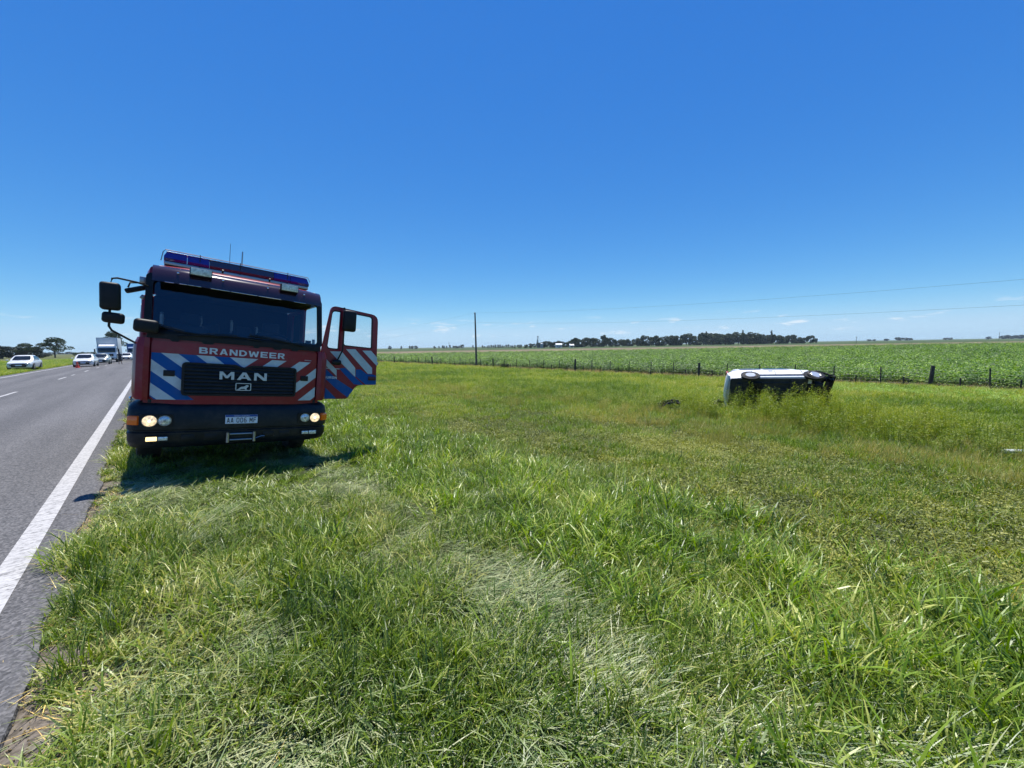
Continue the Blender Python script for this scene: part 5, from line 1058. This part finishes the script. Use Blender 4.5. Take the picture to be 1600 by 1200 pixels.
def deploy(name, label, cat, xy, coll, smin, smax, tintf, seed, tilt=.12, align=None, zs=1.0, far=0.0):
    g = np.random.default_rng(seed); n = len(xy); x, y = xy[:, 0], xy[:, 1]; z = gz(x, y)
    s = g.uniform(smin, smax, n)*(1+far*np.hypot(x, y)); sc = np.stack([s, s, s*zs*g.uniform(.8, 1.2, n)], 1)
    sc[under_truck(x, y), 2] *= .5; nt = (x > -.5) & (x < 2.5) & (y > 4.9) & (y < 7.35); sc[nt, 2] *= .62; nt = (x > -.4) & (x < 2.3) & (y > 6.1) & (y < 7.6); sc[nt, 2] *= .65
    rz_ = g.uniform(0, 6.283, n) if align is None else align(x, y)+g.normal(0, .55, n)
    rot = np.stack([g.normal(0, tilt, n), g.normal(0, tilt, n), rz_], 1); t = np.clip(tintf(x, y, g), 0, 1)
    return scatter(name, label, cat, np.stack([x, y, z], 1), rot, sc, t, coll, seed)
# --- materials
M_TURF = leafmat('turf_blades', [(0, (.014, .034, .004)), (.3, (.045, .088, .010)), (.6, (.085, .138, .022)), (.85, (.145, .19, .085)), (1, (.23, .25, .18))], .42, .28, spec=.6)
M_FLAT = leafmat('flattened_blades', [(0, (.016, .034, .012)), (.4, (.058, .102, .058)), (.75, (.118, .162, .148)), (1, (.18, .215, .235))], .46, .15, spec=.9)  # silvery sheen of the pressed blades is put into the ramp colours
M_BROAD = leafmat('broad_grass', [(0, (.022, .052, .004)), (.4, (.070, .132, .010)), (.75, (.12, .19, .038)), (1, (.21, .25, .13))], .40, .32, spec=.6)
M_COVER = leafmat('creeping_cover', [(0, (.022, .036, .005)), (.5, (.080, .108, .022)), (1, (.165, .185, .075))], .5, .28, spec=.5)
M_YELL = leafmat('meadow_grass', [(0, (.026, .056, .006)), (.45, (.070, .128, .015)), (.8, (.115, .172, .040)), (1, (.21, .22, .10))], .5, .32, spec=.5)
M_PALE = leafmat('wispy_grass', [(0, (.075, .100, .035)), (.5, (.15, .155, .085)), (1, (.26, .235, .16))], .5, .3)
M_WEED = leafmat('tall_weed', [(0, (.05, .085, .016)), (.5, (.10, .145, .026)), (1, (.17, .19, .05))], .45, .38)
M_SOY = leafmat('soybean_leaves', [(0, (.010, .028, .004)), (.45, (.038, .098, .014)), (1, (.14, .23, .055))], .5, .28, spec=.6)
M_GREY = leafmat('dead_weeds', [(0, (.09, .08, .06)), (.6, (.17, .15, .115)), (1, (.27, .235, .18))], .7, .2)
M_STRAW = leafmat('straw', [(0, (.26, .20, .12)), (1, (.46, .38, .26))], .5, .15)
# --- prototype clumps
turfE = proto_col('edge_turf_clump', [blades(60, .07, (.05, .13), (.004, .007), (.4, 1.6), (.1, 1.0), 4, 260+s) for s in range(5)], M_TURF)
turfA = proto_col('turf_clump', [blades(270, .22, (.07, .21), (.0042, .0088), (.3, 1.7), (.05, .9), 4, s) for s in range(6)], M_TURF)
turfT = proto_col('tuft_clump', [blades(60, .06, (.16, .32), (.0035, .006), (.3, 1.3), (.0, .5), 5, 20+s) for s in range(4)], M_TURF)
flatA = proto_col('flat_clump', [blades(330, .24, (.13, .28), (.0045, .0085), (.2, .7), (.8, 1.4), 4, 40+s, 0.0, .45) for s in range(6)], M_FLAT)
broadA = proto_col('broad_clump', [blades(66, .22, (.16, .42), (.007, .016), (.5, 2.0), (.05, .65), 6, 60+s) for s in range(6)], M_BROAD)
coverA = proto_col('cover_clump', [join([leafplant(170, .09, .26, .018, .032, 80+s, dome=True), blades(130, .26, (.06, .15), (.005, .009), (.4, 1.4), (.2, .9), 3, 90+s)]) for s in range(5)], M_COVER)
yellA = proto_col('meadow_clump', [blades(70, .22, (.14, .34), (.006, .012), (.3, 1.3), (.0, .6), 3, 100+s) for s in range(5)], M_YELL)
paleA = proto_col('wisp_clump', [blades(70, .22, (.2, .5), (.003, .006), (.2, 1.0), (.0, .45), 3, 120+s) for s in range(4)], M_PALE)
weedA = proto_col('weed_clump', [join([leafplant(46, g_, .1, .018, .13, 140+s*7+k) for k, g_ in enumerate((1.0, .82, .9, .66, .95))], [(0, 0, 0), (.16, .08, 0), (-.12, .14, 0), (.05, -.18, 0), (-.17, -.09, 0)]) for s in range(5)], M_WEED)
soyA = proto_col('soybean_plant', [leafplant(90, .62, .38, .055, .08, 160+s, dome=True) for s in range(6)], M_SOY)
greyA = proto_col('dead_clump', [blades(50, .22, (.12, .45), (.004, .008), (.2, 1.6), (.1, 1.2), 3, 180+s) for s in range(4)], M_GREY)
strawA = proto_col('straw_clump', [blades(14, .12, (.08, .22), (.003, .005), (-.1, .3), (1.2, 1.55), 3, 200+s) for s in range(4)], M_STRAW)
stalkA = proto_col('stalk', [blades(3, .03, (.45, .75), (.004, .007), (.1, .7), (.05, .45), 6, 220+s) for s in range(4)], M_PALE)
VX = -.42
edge = lambda x, y: -.64+(fnoise(x, y, .45, 71)-.5)*.42
# flattened tracks: two pale streaks parallel to the road, where wheels pressed the grass
def track(x, y):
    c1 = 1.62+.12*np.sin(y*.5); c2 = -.02+.1*np.sin(y*.7+1); w_ = fnoise(x, y, .9, 75)
    return np.clip(np.exp(-((x-c1)/.62)**2)*1.4+1.15*np.exp(-((x-c2)/.38)**2)-.2+(w_-.5)*1.9, 0, 1)
align = lambda x, y: -1.45+(fnoise(x, y, .9, 77)-.5)*2.2
g0 = np.random.default_rng(5)
# 1 verge turf
P = field_points([(.3, 3, 44), (3, 6, 34), (6, 10, 24), (10, 20, 12), (20, 45, 5)], -30, 125, 1); x, y = P.T; k = (x > edge(x, y)+.24) & (wob(x, y) < 5.2) & (g0.random(len(x)) > track(x, y)*.82)
deploy('verge_turf', 'green roadside turf between the asphalt and the tall grass', 'grass', P[k], turfA, .8, 1.35, lambda x, y, g: .40+(fnoise(x, y, .8, 81)-.5)*.9+track(x, y)*.22+g.normal(0, .10, len(x)), 301, far=.02)
P = field_points([(.3, 3, 46), (3, 6, 34), (6, 10, 22), (10, 16, 8)], -30, 125, 2); x, y = P.T; k = (x > edge(x, y)+.26) & (wob(x, y) < 3.4) & (g0.random(len(x)) < .10+track(x, y)*.9)
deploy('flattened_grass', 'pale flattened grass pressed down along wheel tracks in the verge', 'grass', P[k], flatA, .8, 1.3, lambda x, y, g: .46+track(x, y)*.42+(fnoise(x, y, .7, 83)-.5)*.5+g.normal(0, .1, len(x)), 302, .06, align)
P = field_points([(.5, 3, 20), (3, 8, 14), (8, 16, 6)], -30, 125, 3); x, y = P.T; k = (x > edge(x, y)+.1) & (wob(x, y) < 4) & (fnoise(x, y, 1.0, 85) > .52)
deploy('grass_tufts', 'darker upright grass tufts standing in the verge turf', 'grass', P[k], turfT, .6, 1.15, lambda x, y, g: .25+(fnoise(x, y, .8, 86)-.5)*.5+g.normal(0, .1, len(x)), 303)
P = field_points([(.8, 3, 150), (3, 7, 110), (7, 14, 60), (14, 40, 12)], -60, 30, 31); x, y = P.T; k = (x > edge(x, y)-.02) & (x < edge(x, y)+.42) & (g0.random(len(x)) < np.clip((fnoise(x, y, .4, 89)-.22)*3.2, .12, 1))
deploy('edge_turf', 'short patchy grass fringing the asphalt edge', 'grass', P[k], turfE, .7, 1.2, lambda x, y, g: .55+(fnoise(x, y, .5, 91)-.5)*.8+g.normal(0, .12, len(x)), 315)
# 2 broad-bladed tall band
P = field_points([(.8, 3, 17), (3, 7, 17), (7, 12, 13), (12, 22, 8), (22, 60, 3)], -10, 125, 4); x, y = P.T; xw = wob(x, y, .5, 1.6, 62)
dens = (np.clip((xw-2.0)/.9, .0, 1)*np.clip((5.4-xw)/.7, 0, 1)+np.clip((xw-.4)/.8, 0, .10)*(xw < 3))*(1-.9*track(x, y)); k = (g0.random(len(x)) < dens)
deploy('broad_leaved_grass', 'bright green broad-bladed tall grass band along the verge slope', 'grass', P[k], broadA, .65, 1.25, lambda x, y, g: .45+(fnoise(x, y, 1.2, 88)-.5)*.8+g.normal(0, .14, len(x)), 304, far=.008)
P = field_points([(1.5, 6, 2.2), (6, 12, 1.5)], 10, 125, 44); x, y = P.T; k = (x > 3.0) & (x < 5.4)
deploy('grass_stalks', 'thin seed stalks sticking out of the broad-bladed grass', 'grass', P[k], stalkA, .7, 1.25, lambda x, y, g: .2+.5*g.random(len(x)), 305)
# 3 creeping cover
P = field_points([(3, 8, 36), (8, 14, 24), (14, 30, 11), (30, 60, 4)], -5, 118, 5); x, y = P.T; xw = wob(x, y, .7, 2.2, 63); k = (xw > 4.0) & (xw < 12.6)
deploy('creeping_cover', 'low olive green matted weeds covering the ditch slope', 'ground cover', P[k], coverA, .8, 1.3, lambda x, y, g: .45+(fnoise(x, y, 1.7, 90)-.5)*1.0+g.normal(0, .1, len(x)), 306, far=.012, zs=1.1)
# 4 meadow grass
P = field_points([(4, 10, 26), (10, 18, 18), (18, 34, 10), (34, 60, 4.5), (60, 120, 1.6)], -4, 112, 6); x, y = P.T; xw = wob(x, y, 1.2, 3, 64)
dens = np.where(xw < 5, np.clip((y-9)/3, 0, 1), np.where(xw < 11.5, .22+.5*np.clip((y-8)/5, 0, 1)+(fnoise(x, y, 2.5, 65)-.5)*.8, 1.0)); dens = np.where(xw > 31.6, .15, dens); k = (xw > 3.2) & (x < 33) & (g0.random(len(x)) < dens) & not_wreck(x, y, 0)
def mzs(x): return 1
deploy('meadow_grass', 'yellow-green meadow grass spread between the ditch and the fence', 'grass', P[k], yellA, .7, 1.15, lambda x, y, g: .45+(fnoise(x, y, 3.5, 92)-.5)*.9+g.normal(0, .1, len(x))+np.clip((x-20)/30, 0, .15), 307, far=.012, zs=.8)
# 5 pale wisps
P = field_points([(9, 16, 9), (16, 30, 5), (30, 60, 1.5)], 5, 112, 7); x, y = P.T; xw = wob(x, y, 1.0, 3, 66); k = (xw > 10.6) & (xw < 14.8) & (fnoise(x, y, 2.0, 67) > .42)
deploy('pale_wispy_grass', 'pale dry wispy grass in front of the tall weeds', 'grass', P[k], paleA, .55, 1.0, lambda x, y, g: .45+(fnoise(x, y, 2.5, 94)-.5)*1.1+g.normal(0, .1, len(x)), 308, far=.01)
# 6 tall weeds
P = field_points([(11, 17, 11), (17, 26, 8), (26, 50, 2.5)], 12, 108, 8); x, y = P.T; xw = wob(x, y, .9, 2.4, 68)
dn = np.hypot(x-16.6, y-3.4); hgt = np.clip(1-dn/7.5, .0, 1); k = (xw > 13.6) & (xw < 18.4) & not_wreck(x, y) & (g0.random(len(x)) < .30+.75*hgt)
XY = P[k]; x, y = XY.T; hgt = np.clip(1-np.hypot(x-16.9, y-3.0)/6, 0, 1)
wd_ = deploy('tall_weeds', 'tall feathery green weeds growing around the overturned car', 'weeds', XY, weedA, .56, .80, lambda x, y, g: .48+(fnoise(x, y, 2.0, 96)-.5)*.8+g.normal(0, .1, len(x)), 309, .07)
a = wd_.data.attributes['scl']; sc = np.zeros(len(XY)*3, np.float32); a.data.foreach_get('vector', sc); sc = sc.reshape(-1, 3); sc[:, 2] *= (.75+.85*hgt); a.data.foreach_set('vector', sc.ravel())
# 7 dead weeds along the fence, straw at the asphalt
g1 = np.random.default_rng(77); y = g1.uniform(-8, 120, 2300)**1.0; XY = np.stack([FX+.15+g1.normal(0, .45, len(y)), y], 1)
deploy('dead_weeds', 'grey dead weeds along the foot of the wire fence', 'weeds', XY, greyA, .6, 1.15, lambda x, y, g: g.random(len(x)), 310)
P = field_points([(.8, 3, 60), (3, 7, 30), (7, 12, 12)], -60, 30, 9); x, y = P.T; k = (x > -.64) & (x < -.05+.3*fnoise(x, y, .8, 72)) & (g0.random(len(x)) < .75)
deploy('straw_litter', 'dry straw litter lying along the broken asphalt edge', 'straw', P[k], strawA, .6, 1.2, lambda x, y, g: g.random(len(x)), 311)
def pebble(seed):
    g = np.random.default_rng(seed); b = bmesh.new(); bmesh.ops.create_icosphere(b, subdivisions=1, radius=.5)
    for v in b.verts: v.co = Vector((v.co.x*(1+g.normal(0, .14)), v.co.y*(1+g.normal(0, .14)), v.co.z*(.6+g.normal(0, .1))))
    V_ = np.array([v.co[:] for v in b.verts]); F_ = [[v.index for v in f.verts] for f in b.faces]; b.free(); return V_, F_, np.full(len(V_), .5)
M_STONE = leafmat('gravel_stone', [(0, (.045, .04, .035)), (.5, (.09, .075, .075)), (1, (.16, .15, .16))], .85, .0, spec=.2)
pebA = proto_col('pebble', [pebble(s) for s in range(5)], M_STONE)
P = field_points([(.8, 3, 1500), (3, 6, 800), (6, 11, 300)], -60, 25, 32); x, y = P.T; k = (x > -.66) & (x < -.12+.2*fnoise(x, y, .6, 73)) & (g0.random(len(x)) < np.clip((fnoise(x, y, .35, 74)-.25)*2, .1, 1))
deploy('loose_gravel', 'loose grit and crumbled asphalt along the road edge', 'gravel', P[k], pebA, .004, .016, lambda x, y, g: g.random(len(x)), 316, .5)
# 8 broad low leaves before the fence on the right
P = field_points([(20, 36, 9)], 70, 112, 10); x, y = P.T; xw = wob(x, y, .8, 3, 69); k = (xw > 26.5) & (xw < 31.8) & (y < 6+(x-28))
deploy('volunteer_plants', 'low leafy green plants growing before the fence', 'ground cover', P[k], soyA, .35, .6, lambda x, y, g: .7+.3*g.random(len(x)), 312)
# 9 soybean crop
P = field_points([(33, 50, 7), (50, 80, 3.6), (80, 120, 1.7), (120, 200, .8)], 5, 108, 11); x, y = P.T; d = .684*x+.729*y; k = (x > 33.9+(fnoise(x, y, 2, 98)-.5)*.5) & (d < 133)
deploy('soybean_crop', 'dense green soybean crop filling the field behind the fence', 'crop', P[k], soyA, .9, 1.25, lambda x, y, g: (.37+(fnoise(x, y, 9, 97)-.5)*.4+g.normal(0, .2, len(x))), 313, far=.006)
# 10 verge across the road
g2 = np.random.default_rng(78); y = g2.uniform(20, 150, 9000); x = -8.75-np.abs(g2.normal(0, 6, len(y)))*np.clip(y/60, .4, 1.5)-.1; k = ~((np.abs(x+10.1) < 1.3) & (y > 61.5) & (y < 66.8))
deploy('far_verge_grass', 'green grass on the verge across the road', 'grass', np.stack([x, y], 1)[k], yellA, .7, 1.3, lambda x, y, g: .5+(fnoise(x, y, 4, 99)-.5)*.9+g.normal(0, .08, len(x)), 314, far=.006, zs=.6)

# ------------------------------------------------------------------ air
hb = BM(); box(hb, (0, 0, 20.0), (9000, 9000, 46.0)); hz = obj('haze', hb, None); tag(hz, 'thin pale blue haze in the air over the flat farmland', 'haze', kind='stuff')
hm = bpy.data.materials.new('thin_haze'); hm.use_nodes = True; hn = hm.node_tree.nodes; hl_ = hm.node_tree.links; hn.clear()
ho = hn.new('ShaderNodeOutputMaterial'); hv = hn.new('ShaderNodeVolumePrincipled'); hv.inputs['Color'].default_value = (.74, .90, 1, 1); hv.inputs['Density'].default_value = .00011; hv.inputs['Anisotropy'].default_value = .2
hl_.new(hv.outputs[0], ho.inputs['Volume']); hz.data.materials.append(hm)
